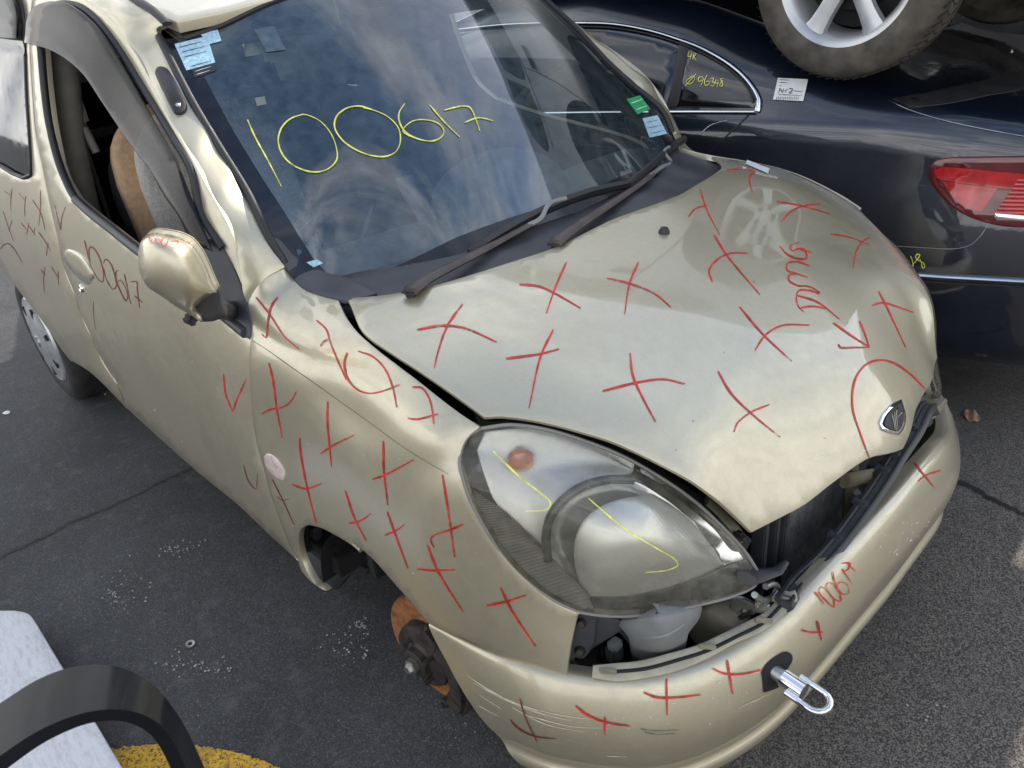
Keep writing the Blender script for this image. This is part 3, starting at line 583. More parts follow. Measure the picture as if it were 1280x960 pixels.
def specks(parent, f, pts, mat, name='paint_chips', w=1.3):
    rr = random.Random(len(pts)); mark(name, f, [np.array([p, p+np.array([rr.uniform(-2, 2), rr.uniform(-2, 2)])]) for p in pts], M[mat], parent, w, .0015)['kind'] = 'stuff'
specks(door, SIDE, q('a4', 430,437,790,540,510,825,660,735,720,510,700,440,560,620,380,560,640,900,742,300), 'white')
specks(hood, HOOD, q('a6', 190,410,15,765,420,610,560,720,300,150,80,660,640,300), 'ink', 'dirt_specks')
specks(hood, HOOD, q('a5', 465,290,600,260,1020,650,1240,760,880,150,700,500), 'white')
specks(fender, FEND, q('c5', 800,140,620,120,90,320,270,470,340,60,870,710,1180,600), 'white')
# antenna mount on the pillar
ao = loop(q('a1', 568,260,572,246,590,246,610,270,650,340,668,380,660,398,642,400,625,375,590,310), step=2)
sheet('aerial_mount', ao, lifted(PILF, .012), M['black'], pillar, step=3, rim=.012, rnd=.006)
lathe('mount_screw', [(0, .004), (.004, .004), (.006, 0)], axis(lifted(PILF, .013)(q('a1', 648, 383))[0], (.5, -.6, .5)), M['chrome'], pillar, 10)
# ---- roof
def Rz(p): 
    x, y = p[:, 0], p[:, 1]; a = np.clip((-.69-x)/2.4, 0, 1)
    return 1.528+.13*np.sin(a*math.pi*.62)**.8 - .035*np.abs(y/.6)**2.2-.0*x + 0*y
ro = np.vstack([[(-.695, 0), (-.703, -.2), (-.720, -.35), (-.743, -.48), (-.775, -.565)], [(-1.05, -.575), (-1.6, -.58), (-2.4, -.58), (-3.0, -.56), (-3.05, 0)]])
ro = np.vstack([ro, (ro[1:-1]*[1, -1])[::-1]])
head = TPS(np.array([(-.70, 0), (-.727, .35), (-.727, -.35), (-.79, .58), (-.79, -.58), (-1.1, 0), (-1.1, .55), (-1.1, -.55), (-1.8, 0), (-1.8, .57), (-1.8, -.57), (-3.1, 0), (-3.1, .55), (-3.1, -.55)]),
           np.array([1.529, 1.509, 1.509, 1.482, 1.482, 1.612, 1.555, 1.555, 1.665, 1.62, 1.62, 1.60, 1.55, 1.55]), 1e-4)
sheet('roof', ro, lambda p: np.c_[p, head(p)], M['gold'], CAR, step=.05, rim=.02, rnd=.004, out=UP)
for s in (1, -1):
    pts = np.vstack([DITCH*[1, -s, 1], [(-2.2, s*.585, 1.60), (-3.0, s*.575, 1.56)]])
    tube('roof_ditch_moulding', pts, .012, M['rubber'], CAR, 8, sm=.05, flat=.5)
# rail between ditch and side windows, tailgate
for s in (-1, 1):
    railV = []; railF = []; k = 0
    for x, z in ((-1.45, 1.575), (-1.8, 1.60), (-2.4, 1.59), (-3.1, 1.52)):
        ys = Sf(np.array([[x, z-.07]]))[0]
        railV += [(x, s*.60, z), (x, s*.645, z-.015), (x, s*ys*1.0, z-.09)]
    for i in range(3):
        for j in range(2): railF.append((k+3*i+j, k+3*i+j+1, k+3*i+j+4, k+3*i+j+3)[::s])
    pyo('roof_rail_panel', railV, railF, M['gold'], CAR)
# ---- windscreen, its black border, stickers and numbers
wr = np.array([(-.695, 0), (-.703, -.2), (-.722, -.35), (-.748, -.48), (-.775, -.56)]); we = SCREEN(crs(q('p', 199,47,240,127,275,186,309,241,338,300,356,331), 9))[:, :2]
wb = np.array([(-.27, -.66), (-.215, -.58), (-.17, -.45), (-.14, -.3), (-.122, -.15), (-.115, 0)])
wh = np.vstack([crs(wr, .03), crs(np.array([(-.80, -.595), (-.808, -.605)]), .03), we[1:], crs(wb, .03)])
def full(h): return np.vstack([h, (h[1:-1]*[1, -1])[::-1]])
wfun = lambda l: (lambda p: np.c_[p, Wf(p)+l])
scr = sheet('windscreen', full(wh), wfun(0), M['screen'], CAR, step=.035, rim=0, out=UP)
ih = np.array([(-.688, 0), (-.696, -.2), (-.714, -.35), (-.738, -.47), (-.758, -.545), (-.75, -.565), (-.70, -.575), (-.6, -.592), (-.5, -.604), (-.42, -.612), (-.335, -.612), (-.285, -.60), (-.24, -.54), (-.195, -.43), (-.164, -.3), (-.146, -.15), (-.139, 0)])
sheet('windscreen_border', full(wh), wfun(.0015), M['frit'], scr, step=.03, holes=[full(crs(ih, .03))], rim=0, out=UP)
tube('windscreen_moulding', np.c_[we, Wf(we)+.002], .009, M['rubber'], scr, 8)
tube('windscreen_moulding', np.c_[we*[1, -1], Wf(we*[1, -1])+.002], .009, M['rubber'], scr, 8)
wtp = crs(np.vstack([wr[::-1], (wr*[1, -1])[1:]]), .04); tube('windscreen_moulding', np.c_[wtp, Wf(wtp)+.001], .006, M['rubber'], scr, 8)
SL = lifted(SCREEN, .003)
mark('yellow_number', SCREEN, [q('c8', 35,110,70,190,130,300,195,425), q('c8', 300,85,240,105,195,150,180,210,200,275,250,325,340,357,410,345,455,300,455,250,430,180,380,120,320,90,290,85),
    q('c8', 620,62,560,47,500,58,455,95,445,145,480,205,550,255,630,282,690,283,735,260,755,210,745,150,700,100,640,70,580,55), q('c8', 775,35,748,80,750,120,775,165,820,195,900,212,945,195,960,165,935,130,880,112,820,115,780,140,765,165,800,190),
    q('c8', 893,42,960,120,1035,193), q('c8', 962,66,1040,48,1080,52,1110,110,1128,163), q('c8', 1057,125,1120,102,1190,115)], M['yellow_ink'], scr, 2.1, .003)
def quad(*xy, f='p'): a = q(f, *xy); return loop(*[a[[i, (i+1) % 4]] for i in range(4)], step=3)
def sticker(name, o, mat, lines=(), lm='ink', w=.8):
    s = sheet(name, o, SL, M[mat], scr, step=5, rim=0)
    if lines: mark('print', SCREEN, lines, M[lm], scr, w, .0042)
    return s
sticker('service_sticker', quad(218, 55, 259, 45, 269, 78, 233, 88), 'sticker_blue', [q('p', 224+i*3.2, 59+i*6, 252+i*3.2, 52+i*6) for i in range(3)]+[q('p', 238, 83, 264, 76)], 'ink', 1.0)
sticker('service_sticker', quad(240, 86, 268, 78, 270, 88, 243, 97), 'ink', [q('p', 244, 89, 264, 83), q('p', 246, 93, 262, 88)], 'white', .7)
sticker('service_sticker', quad(250, 42, 272, 37, 277, 51, 262, 55), 'sticker_blue')
sticker('glass_reflection', quad(318, 37, 343, 32, 357, 62, 333, 65), 'reflection_dim')  # pale reflection in the glass, painted as a dim flat patch
sticker('warrant_sticker', quad(783, 124, 800, 119, 813, 136, 797, 143), 'sticker_green', [q('p', 789, 129, 803, 124), q('p', 795, 137, 809, 132)], 'white', 1.2)
sticker('licence_label', quad(803, 148, 822, 144, 834, 167, 812, 172), 'sticker_blue', [q('p', 808, 153, 822, 150), q('p', 810, 160, 828, 156), q('p', 813, 167, 830, 163)], 'ink', .9)
sticker('paper_scrap', quad(383, 328, 396, 324, 404, 329, 392, 334), 'sticker_blue')
# ---- scuttle panel below the glass, wipers
rc = reare[np.argsort(reare[:, 1])]; rc = rc[rc[:, 1] < 0][:, :2]
ch = np.vstack([[(wb[-1][0]-.05, 0)], (wb[::-1]-[.05, 0])[1:], [(-.31, -.63), (-.25, -.645), (-.17, -.64)], rc[rc[:, 0] > -.15]+[.02, 0], [(rc[-1][0]+.02, 0)]])
cz_ = TPS(np.array([(wb[-1][0], 0), (rc[-1][0], 0), (-.16, .35), (-.16, -.35), (0, .35), (0, -.35), (-.27, .66), (-.27, -.66), (-.16, .66), (-.16, -.66), (-.31, .68), (-.31, -.68)]), np.array([.992, .975, .990, .990, .975, .975, .985, .985, .965, .965, .99, .99]), 1e-5)
sheet('scuttle_panel', full(ch), lambda p: np.c_[p, cz_(p)], M['cowl'], CAR, step=.04, rim=.02, rnd=.004, out=UP)
CF = IDF([*FEND(q('p', 355,331, 366,345, 378,357, 398,366, 421,372)), *SCREEN(q('p', 340,300, 352,318, 366,326)), *HOOD(q('p', 434,374)), (-.255, -.62, .992), (-.17, -.60, .985)], 1e-6)
sheet('scuttle_corner', loop(q('p', 337,296, 346,315, 357,332, 378,357.5, 398,366.5, 421,372.5), q('p', 421,372.5, 432,374.5), q('p', 432,374.5, 452,371, 470,366), q('p', 470,366, 440,350, 400,338, 370,322, 350,300), q('p', 350,300, 337,296)), lambda u: unp(u, CF.Z(u)-.004), M['cowl'], CAR, step=6, rim=.006, rnd=.002)
class NEAR:                                  # whichever of glass and scuttle is met first
    def Z(s, uv):
        D = rays(uv); zz_ = (.992-CAM[2])/D[:, 2]; zz_ = np.where((CAM+D*zz_[:, None])[:, 0] > -.12, zz_, 9); return np.minimum(SCREEN.Z(uv), zz_)
    def __call__(s, uv): uv = np.asarray(uv, float).reshape(-1, 2); return unp(uv, s.Z(uv))
NEARF = NEAR()
def wiper(arm, hook, blade, knob):
    f = lambda l: lifted(NEARF, l)
    bm = bmesh.new(); A = np.array(arm, float)
    P = f(.028)(crs(A, 8)); tube_bm(bm, P, np.linspace(.017, .010, len(P)), 8, flat=.5)
    a = bmo('wiper_arm', bm, M['wiper'], CAR, 40)
    tube('hook', f(.030)(crs(np.array(hook, float), 4)), .006, M['housing'], a, 6)
    tube('blade_frame', f(.022)(crs(np.array(blade, float), 8)), .008, M['black'], a, 6)
    tube('rubber_edge', f(.009)(crs(np.array(blade, float)+[1, 3], 8)), .0065, M['rubber'], a, 6)
    for i in (.2, .4, .6, .8):
        B = np.array(blade, float); c = crs(B, 4); p = c[int(i*(len(c)-1))]
        box('claw', f(.016)([p])[0], (.012, .012, .016), M['black'], a)
    p = f(.012)([knob])[0]; box('pivot_cover', f(.018)([arm[0]])[0], (.034, .028, .02), M['black'], a, Matrix.Rotation(R_(40), 3, 'Z'), .008)
    return a
wiper([(513, 364), (532, 350), (568, 331), (605, 312), (640, 293), (662, 281)], [(660, 282), (676, 273), (684, 258), (690, 253), (707, 248)], [(587, 315), (620, 294), (660, 271), (700, 252), (740, 238), (785, 228)], (520, 359))
wiper([(694, 304), (709, 292), (733, 275), (765, 254), (797, 232), (815, 218)], [(812, 220), (829, 208), (839, 204), (830, 190), (836, 184)], [(786, 229), (805, 213), (825, 196), (845, 179), (856, 172)], (697, 302))

# ---- door mirror
mo = loop(q('c3', 160,380,175,310,205,270,255,250,330,258,410,275,480,310,535,375,580,460,618,555,645,618), q('c3', 645,618,575,655,515,705), q('c3', 515,705,525,750,545,788), q('c3', 545,788,480,755,400,710,300,640,220,585,180,520,162,450,160,380))
yc = -.93
mc = [at(*q('c3', a, b)[0], y=y) for a, b, y in ((160, 380, -1.0), (255, 250, -.97), (180, 520, -1.01), (300, 640, -.97), (400, 710, -.93), (545, 788, -.86), (645, 618, -.84), (580, 460, -.875), (480, 310, -.91))]
mo_s = crs(np.vstack([mo, mo[:1]]), 1.5); mn = np.array([.86, -.46, .12]); mp0 = at(222, 345, y=-.91)
class PL:
    def Z(s, u): D = rays(u); return ((mp0-CAM)@mn)/(D@mn)
base = PL(); ridge = crs(q('c3', 300,300,370,350,410,430,450,560,480,640,505,700), 3)
def mf(u):                                   # pillow-shaped shell with a soft ridge between its outer and front faces
    u = np.asarray(u, float).reshape(-1, 2); ins = inpoly(u, mo); dm = np.linalg.norm(u[:, None]-mo_s[None], axis=2)
    dd = np.clip(np.mean((dm+.3)**-3., axis=1)**(-1/3.)/62, 0, 1); ins &= segdist(u, mo) > .5; rd = np.linalg.norm(u[:, None]-ridge[None], axis=2).min(1)
    return unp(u, base.Z(u)-np.where(ins, .070*np.sin(dd*math.pi/2)**.75, 0)-np.where(ins, .014*np.exp(-(rd/18)**2)*dd, 0))
mir = sheet('side_mirror', mo, mf, M['gold'], door, step=5, rim=.05, rnd=.004, smooth=60, rimdir=(-.8, .45, -.1))
sheet('mirror_glass', mo, lambda u: unp(u, base.Z(u))+np.array([-.8, .45, -.1])*.045, M['black'], mir, step=8, rim=0)
sheet('mirror_foot', loop(q('c3', 515,705,575,655,650,615), q('c3', 650,615,655,680,690,760), q('c3', 690,760,620,785,548,790), q('c3', 548,790,525,750,515,705), step=3), lambda u: unp(u, base.Z(u)+.01), M['black'], door, step=5, rim=.05, rnd=.004)
tube('mirror_arm', [unp(q('c3', 575, 715), base.Z(q('c3', 575, 715))+.03)[0], unp(q('c3', 640, 715), base.Z(q('c3', 640, 715))+.05)[0], SIDE(q('c3', 705, 745))[0]+[0, .01, 0]], .020, M['black'], door, 10)
box('mirror_pivot', unp(q('c3', 482, 785), base.Z(q('c3', 482, 785))+.02)[0], (.03, .02, .02), M['black'], door, bev=.006)
MF = lambda u: mf(u)
mark('red_number', MF, [q('c1', 985,500,990,520,997,545), q('c1', 1008,503,1000,530,1018,555,1035,540,1025,510,1008,503), q('c1', 1042,513,1035,540,1055,560,1070,545,1060,520,1042,513), q('c1', 1095,510,1078,530,1075,560,1095,575,1108,562,1090,550),
    q('c1', 1125,520,1105,580), q('c1', 1135,535,1190,540,1150,595), q('c1', 1120,575,1165,590)], M['red_ink'], door, 1.0, .004)

# ---- bumper: swept profile, cut back along the wheel arch
top = np.array([(.17, -.79, .447), (.25, -.778, .449), (.327, -.76, .45), (.39, -.735, .446), (.443, -.705, .441), (.50, -.672, .444), (.557, -.63, .449), (.597, -.575, .45), (.629, -.51, .455), (.655, -.44, .466), (.672, -.375, .482), (.684, -.29, .505), (.692, -.15, .522), (.697, 0, .528)])
TC = crs(np.vstack([top, (top*[1, -1, 1])[::-1][1:]]), .03)
prof = np.array([(-.03, -.004), (-.008, 0), (.004, -.004), (.014, -.018), (.026, -.045), (.036, -.08), (.040, -.115), (.037, -.15), (.030, -.185), (.020, -.208), (.0165, -.216), (.018, -.226), (.025, -.238), (.022, -.262), (.0, -.29)])
prof = crs(prof, .012)
d = np.gradient(TC[:, :2], axis=0); d /= np.linalg.norm(d, axis=1)[:, None]; nn = np.c_[d[:, 1], -d[:, 0]]
def archx(z): return .17+.20*np.clip((.447-z)/.27, 0, 1)**1.25
nr, nc = len(prof), len(TC); BV = []; BF = []
s_ = np.r_[0, np.cumsum(np.linalg.norm(np.diff(TC[:, :2], axis=0), axis=1))]; Ltot = s_[-1]
for (o, dz) in prof:
    z = TC[0, 2]+dz; e = (archx(np.array([min(z, .447)]))[0]-.17)*1.0
    sn = e+(Ltot-2*e)*s_/Ltot
    X = np.interp(sn, s_, TC[:, 0]); Y = np.interp(sn, s_, TC[:, 1]); Z = np.interp(sn, s_, TC[:, 2]); nx = np.interp(sn, s_, nn[:, 0]); ny = np.interp(sn, s_, nn[:, 1])
    edge = np.clip(np.minimum(sn, Ltot-sn)/.25, .15, 1)
    oo = o*np.where(o > 0, edge, 1)
    BV += [(x+a*k, y+b*k, zz_+dz) for x, y, zz_, a, b, k in zip(X, Y, Z, nx, ny, oo)]
for j in range(nr-1):
    for i in range(nc-1): BF.append((j*nc+i, (j+1)*nc+i, (j+1)*nc+i+1, j*nc+i+1))
bump_o = pyo('front_bumper', BV, BF, M['gold'], CAR, 60, )
bump_o['label'] = 'scraped gold front bumper with red crosses and scratches'
class BVF:
    def __init__(s, V, F): s.b = BVHTree.FromPolygons([Vector(v) for v in V], F)
    def Z(s, uv):
        D = rays(uv); o = []
        for d_ in D:
            h = s.b.ray_cast(Vector(CAM), Vector(d_).normalized())
            o.append(depth([h[0]])[0] if h[0] else np.nan)
        o = np.array(o); bad = np.isnan(o)
        if bad.any(): o[bad] = np.interp(np.where(bad)[0], np.where(~bad)[0], o[~bad]) if (~bad).any() else 2.
        return o
    def __call__(s, uv): uv = np.asarray(uv, float).reshape(-1, 2); return unp(uv, s.Z(uv))
BUMP = BVF(BV, BF)
marks(bump_o, BUMP, 'b5', [[(140,650,190,690,270,722,380,740),(270,700,268,778)], [(443,590,500,612,600,612,697,600),(545,525,548,690)], [(750,482,800,505,880,508,968,490),(815,443,840,598)], [(1145,312,1190,322,1240,320),(1215,270,1235,358)]], lift=.003)
marks(bump_o, BUMP, 'a8', [[(668,708,690,780,730,865),(633,785,660,815,720,845,800,855)]], mat='dark_red_ink', w=2.2, lift=.003)
marks(bump_o, BUMP, 'b6', [[(935,347,980,405,1022,457),(1052,383,990,405,952,432)]], w=2.4, lift=.003)
mark('red_number', BUMP, [q('a9', 520,318,555,365), q('a9', 545,300,535,315,560,350,590,375,590,350,560,310,545,300), q('a9', 570,285,562,300,585,340,615,355,612,330,585,290,570,285), q('a9', 585,245,595,290,625,330,645,320,635,290,610,285,600,300),
    q('a9', 620,235,655,290), q('a9', 620,215,650,215,640,240,625,245), q('a9', 640,215,668,245)], M['red_ink'], bump_o, 2.0, .003)
sc = [q('a8', 480,625,560,680,700,740,860,775,960,785), q('a8', 500,650,600,705,720,755,860,790), q('a8', 515,690,600,745), q('a8', 540,665,640,720,760,765), q('a8', 520,735,590,772), q('a8', 985,917,1060,920), q('a8', 500,640,540,665), q('b5', 860,660,1010,590), q('b5', 900,640,960,620),
      q('a8', 700,770,860,810,990,815), q('a8', 640,740,760,800,900,830)]
for x_ in sc: mark('scratch', BUMP, [x_], M['scratch'], bump_o, .9, .0025)
for k in (1, 3): mark('green_smear', BUMP, [q('b5', 420+k*9, 745+k*7, 500, 752+k*8, 600-k*6, 748+k*8)], M['green_smear'], bump_o, 1.8, .0015+.0001*k)
rs = random.Random(3); scuff = []
for i in range(46):
    a, b = rs.choice([(q('b6', 930, 620)[0], 14), (q('b6', 830, 750)[0], 6), (q('b6', 900, 680)[0], 14), (q('b5', 800, 640)[0], 40), (q('b5', 330, 700)[0], 36)])
    p = a+np.array([rs.gauss(0, b), rs.gauss(0, b*.5)]); scuff.append(np.array([p, p+[rs.uniform(-4, 4), rs.uniform(-3, 3)]]))
mark('paint_chips', BUMP, scuff, M['white'], bump_o, 1.1, .0028)['kind'] = 'stuff'
# tow eye in its square opening
sheet('tow_eye_opening', loop(q('b5', 968,500,985,470,1030,430,1075,408,1100,418,1105,445,1060,520,1050,560,1010,580,975,590), step=3), lifted(BUMP, .003), M['void'], bump_o, step=5, rim=0)
b0 = BUMP(q('b5', 1030, 500))[0]; dirx = np.array([1., -.06, -.05]); dirx /= np.linalg.norm(dirx)
ax_ = lambda t: b0-dirx*.03+dirx*t
te = tube('tow_eye', [ax_(0), ax_(.055)], .0135, M['steel'], bump_o, 16)
tube('shank', [ax_(.045), ax_(.085)], .0165, M['chrome'], te, 16)
up_ = np.array([.12, .95, .15]); up_ /= np.linalg.norm(up_); c_ = ax_(.080); ring = []
wd = .021; ln = .048
ringp = [c_-up_*wd-dirx*.016, c_-up_*wd, c_-up_*wd+dirx*ln*.6]+[c_+dirx*(ln*.6+wd*math.sin(a))-up_*wd*math.cos(a) for a in np.linspace(.2, math.pi-.2, 9)]+[c_+up_*wd+dirx*ln*.6, c_+up_*wd, c_+up_*wd-dirx*.016]
tube('eye_ring', ringp, .0058, M['chrome'], te, 10)

# ---- headlamp
lo_ = loop(q('b2', 130,115,250,100,400,120,550,165,700,225,850,310,980,400,1100,510,1190,610,1240,690), q('b2', 1240,690,1230,738,1150,780,1000,820,850,850,700,865,600,860,522,848), q('b2', 522,848,430,805,330,735,230,635,150,515,90,405,60,315,46,250,57,190,86,142,130,115))
lb = [at(u, v, y=y) for u, v, y in ((600, 536, -.688), (640, 531, -.645), (685, 537, -.605), (732, 551, -.567), (779, 570, -.528), (826, 597, -.49), (866, 625, -.455), (904, 659, -.425), (932, 690, -.405), (947, 716, -.398), (919, 744, -.455), (872, 756, -.515), (826, 766, -.57), (779, 770, -.617), (722, 764, -.668), (694, 751, -.688), (632, 700, -.728), (607, 663, -.742), (588, 630, -.748), (574, 578, -.735), (578, 556, -.715))]
LB = IDF(lb, 1e-6)
cps = q('b2', 640,560,420,380,900,600,600,700,800,420,300,450)
LENS = IDF(lb+list(unp(cps, LB.Z(cps)-[.055, .045, .045, .04, .045, .035])), 1e-5)
off = lambda k: (lambda u: unp(u, LENS.Z(u)+k))
lamp = sheet('headlight', lo_, off(.105), M['reflector'], CAR, step=9, rim=.0, mirror=True)
lamp['label'] = 'cloudy headlight marked with two yellow ticks'
sheet('lens', lo_, LENS, M['lens'], lamp, step=7, rim=.02, rnd=.004, mirror=True)
tube('lens_seal', LENS(np.vstack([lo_, lo_[:1]])), .0032, M['trim'], lamp, 6, cap=False)
def bowl(name, o, k0, k1, mat, step=6, rim=.01):
    c = o.mean(0); R = np.linalg.norm(o-c, axis=1).max()
    def f(u):
        dd = np.clip(segdist(u, o)/(R*.55), 0, 1); return unp(u, LENS.Z(u)+k0+(k1-k0)*np.sin(dd*math.pi/2))
    return sheet(name, o, f, mat, lamp, step=step, rim=rim, rnd=.002)
bowl('indicator_reflector', loop(q('b2', 150,130,300,118,450,145,600,200,740,280,640,300,520,350,430,430,380,560,375,620,300,520,200,420,150,300,120,200)), .032, .05, M['ribbed'])
bowl('main_reflector', loop(q('b2', 405,610,405,530,445,440,520,375,620,340,740,330,860,395,980,490), q('b2', 980,490,1105,665), q('b2', 1105,665,1000,715,850,765,700,795,560,800,470,730,405,610)), .035, .095, M['reflector'])
bowl('inner_lens', loop(q('b2', 830,382,720,392,620,425,545,485,510,565,508,650,530,735,562,795), q('b2', 562,795,700,795,850,765,1000,715,1105,665), q('b2', 1105,665,980,490,900,425,830,382)), .034, .016, M['projector'])
sheet('fluted_panel', loop(q('b2', 75,345,200,440,330,560,450,680,560,795,590,850), q('b2', 590,850,522,842,430,800,330,730,230,630,150,510,90,400,75,345)), off(.02), M['fluted'], lamp, step=8, rim=.004)
sheet('lower_bezel', loop(q('b2', 562,800,700,798,850,770,1000,720,1110,668,1195,640), q('b2', 1195,640,1228,700,1220,735), q('b2', 1220,735,1150,770,1000,810,850,840,700,855,600,850,562,800)), off(.024), M['bezel'], lamp, step=8, rim=.004)
tube('bezel_ring', off(.022)(crs(q('b2', 400,640,392,560,405,480,450,410,530,350,630,320,740,318), 5)), .008, M['bezel'], lamp, 8)
bp_ = unp(q('b2', 290, 235), LENS.Z(q('b2', 290, 235))+.034)[0]
lathe('indicator_bulb', [(0, .018), (.012, .016), (.021, .009), (.023, 0), (.015, -.014), (0, -.016)], axis(bp_, (.4, -.35, -.1)), M['orange'], lamp, 20)
mark('yellow_tick', LENS, [q('b2', 180,205,290,310,380,380,410,410,400,435,310,445)], M['yellow_ink'], lamp, 2.6, .003)
mark('yellow_tick', LENS, [q('b2', 562,393,610,435,700,510,820,585,910,640,920,660,880,680,790,690)], M['yellow_ink'], lamp, 2.2, .003)
# ---- what shows round the lamp and in the open grille
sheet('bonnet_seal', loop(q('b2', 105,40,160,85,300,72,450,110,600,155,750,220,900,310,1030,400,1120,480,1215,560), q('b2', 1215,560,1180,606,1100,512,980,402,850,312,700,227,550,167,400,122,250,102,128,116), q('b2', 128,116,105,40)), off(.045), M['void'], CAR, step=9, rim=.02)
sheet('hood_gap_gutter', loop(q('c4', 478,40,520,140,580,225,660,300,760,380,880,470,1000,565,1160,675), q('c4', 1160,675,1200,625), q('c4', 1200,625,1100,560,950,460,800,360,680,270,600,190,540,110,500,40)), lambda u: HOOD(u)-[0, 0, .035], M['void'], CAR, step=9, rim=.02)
tube('bonnet_hinge_bracket', off(.03)(q('b2', 1035,400,1090,450,1150,520,1175,560)), .014, M['primer'], CAR, 8, flat=.5)
box('bracket_bolt', off(.012)(q('b2', 1165, 545))[0], (.022, .02, .02), M['rotor_dark'], CAR, bev=.006)
xr = lambda f, x, a, b: at(*q(f, a, b)[0], x=x)
rv = [xr('b6', .56, a, b) for a, b in ((300, 600), (640, 400), (640, 720), (300, 960))]
ytl, ytr = rv[0][1], rv[1][1]
rad = box('radiator', (.545, (ytl+.36)/2, .40), (.03, .36-ytl, .50), M['radiator'], CAR)
fb = bmesh.new()
for i in range(int((.36-ytl)/.006)): box_bm(fb, (.562, ytl+.003+i*.006, .40), (.008, .002, .48), None, 0)
fo_ = bmo('radiator_fins', fb, M['radiator'], CAR, 0); fo_['kind'] = 'stuff'
for i, a in enumerate((285, 320, 345)): 
    p = xr('b6', .575, a, 640); box('radiator_tank', (.56+.006*i, p[1], .42), (.03, .016, .46), M['grey_plastic'], CAR)
def strut(name, f, pts, x, wdt, mat, th=.012):
    P = [xr(f, x, a, b) for a, b in pts]; return tube(name, P, wdt, mat, CAR, 8, flat=th/wdt, up=(1, 0, 0))
strut('latch_support', 'b6', [(655, 350), (650, 500), (640, 720)], .60, .024, M['primer'])
strut('latch_bracket', 'b6', [(625, 430), (690, 418), (755, 405)], .615, .017, M['primer'], .01)
strut('latch_hook', 'b6', [(755, 395), (762, 425), (748, 450)], .625, .004, M['steel'], .004)
strut('latch_lever', 'b6', [(680, 480), (690, 505), (715, 520), (732, 530), (712, 548), (692, 560), (700, 580)], .63, .007, M['steel'], .006)
strut('front_panel', 'b6', [(760, 320), (770, 480)], .57, .03, M['grey_plastic'], .02)
strut('front_panel', 'b6', [(850, 310), (880, 320)], .60, .012, M['grey_plastic'], .012)
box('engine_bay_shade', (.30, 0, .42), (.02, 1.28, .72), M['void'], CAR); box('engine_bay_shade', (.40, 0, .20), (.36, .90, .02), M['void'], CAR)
tw = np.array([(985, 762), (1003, 735), (1040, 700), (1075, 655), (1105, 612), (1128, 575), (1148, 545), (1160, 520), (1167, 514)])
yy = np.linspace(-.375, .27, len(tw)); tp = [at(u-3, v-4, y=y) for (u, v), y in zip(tw, yy)]
tr_ = tube('grille_trim', tp, .014, M['grey_plastic'], CAR, 6, sm=.02, flat=.8)
tube('trim_lip', np.array(tp)+[-.014, -.004, .010], .006, M['black'], tr_, 6, sm=.02); tube('trim_lip', np.array(tp)+[.006, .002, .010], .004, M['rubber'], tr_, 6, sm=.02)
for i in (.3, .42, .55, .62, .75): 
    c = crs(np.array(tp), .01); p = c[int(i*len(c))]; box('trim_clip', p+np.array([-.012, 0, .010]), (.03, .018, .014), M['grey_plastic'], CAR)
tube('grille_trim', [at(1160, 528, y=.27), at(1150, 520, y=.29), at(1172, 512, y=.31)], .012, M['grey_plastic'], CAR, 8)
box('panel_bracket', at(*q('b6', 1000, 100)[0], y=.40), (.05, .09, .02), M['ledge'], CAR)
# ledge along the bumper top with its broken tabs
LG = IDF([at(*q('b5', a, b)[0], z=z) for a, b, z in ((222, 480, .462), (300, 472, .463), (560, 425, .463), (800, 335, .472), (1040, 180, .50), (1060, 140, .505), (215, 530, .449), (450, 525, .449), (720, 440, .452), (980, 310, .475), (1120, 165, .505))], 1e-6)
ledge = sheet('bumper_ledge', loop(q('b5', 222,480,300,472,420,460,560,425,680,390,800,335,900,285,985,240,1040,180,1060,140), q('b5', 1060,140,1090,150,1112,142), q('b5', 1112,142,1120,175,1080,222,980,312,850,372,720,442,600,492,450,527,330,542,218,528), q('b5', 218,528,222,480)), lambda u: LG(u)+[0, 0, .004], M['ledge'], CAR, step=6, rim=.012, rnd=.002)
for a, b in ((285, 508), (725, 400), (975, 285), (1050, 190)):
    box('ledge_tab', LG(q('b5', a, b))[0]+np.array([0, 0, .008]), (.03, .006, .012), M['ledge'], ledge, Matrix.Rotation(R_(35), 3, 'Z'), .002)
tube('ledge_groove', (LG(crs(q('b5', 300,505,450,490,600,450,720,412,860,345,975,285,1060,200), 8))+[0, 0, .0035]), .0035, M['void'], ledge, 6)
b5_ = lambda a, b: tuple(q('b5', a, b)[0])
# bracket, lamp housing, reservoir, connector, latch arm under the lamp
UL = lambda y: (lambda u: np.array([at(a, b, y=y) for a, b in u]))
sheet('lamp_bracket', loop(q('b5', 150,240,225,250,220,300,210,380,170,435,135,430,110,510), q('b5', 110,510,105,480,125,360,150,240), step=4), off(.03), M['grey_plastic'], CAR, step=5, rim=.02, rnd=.004)
sheet('lamp_gusset', loop(q('b5', 222,250,360,285,210,395), q('b5', 210,395,222,250), step=4), off(.05), M['grey_plastic'], CAR, step=6, rim=.01)
for a, b in ((165, 280), (160, 405), (130, 470)): lathe('bolt', [(0, .010), (.006, .010), (.008, .006), (.010, 0)], axis(off(.026)(q('b5', a, b))[0], (.5, -.7, .4)), M['rotor_dark'], CAR, 12)
hs = loop(q('b5', 350,285,480,275,600,255,700,215), q('b5', 700,215,690,260,640,330,620,400,600,445), q('b5', 600,445,430,455,400,440), q('b5', 400,440,385,360,340,300), step=5)
HF = IDF([at(*q('b5', a, b)[0], y=y) for a, b, y in ((350, 285, -.60), (700, 215, -.50), (600, 445, -.50), (430, 455, -.56), (520, 350, -.60))], 1e-6)
sheet('lamp_housing', hs, HF, M['housing'], CAR, step=6, rim=.03, rnd=.008)
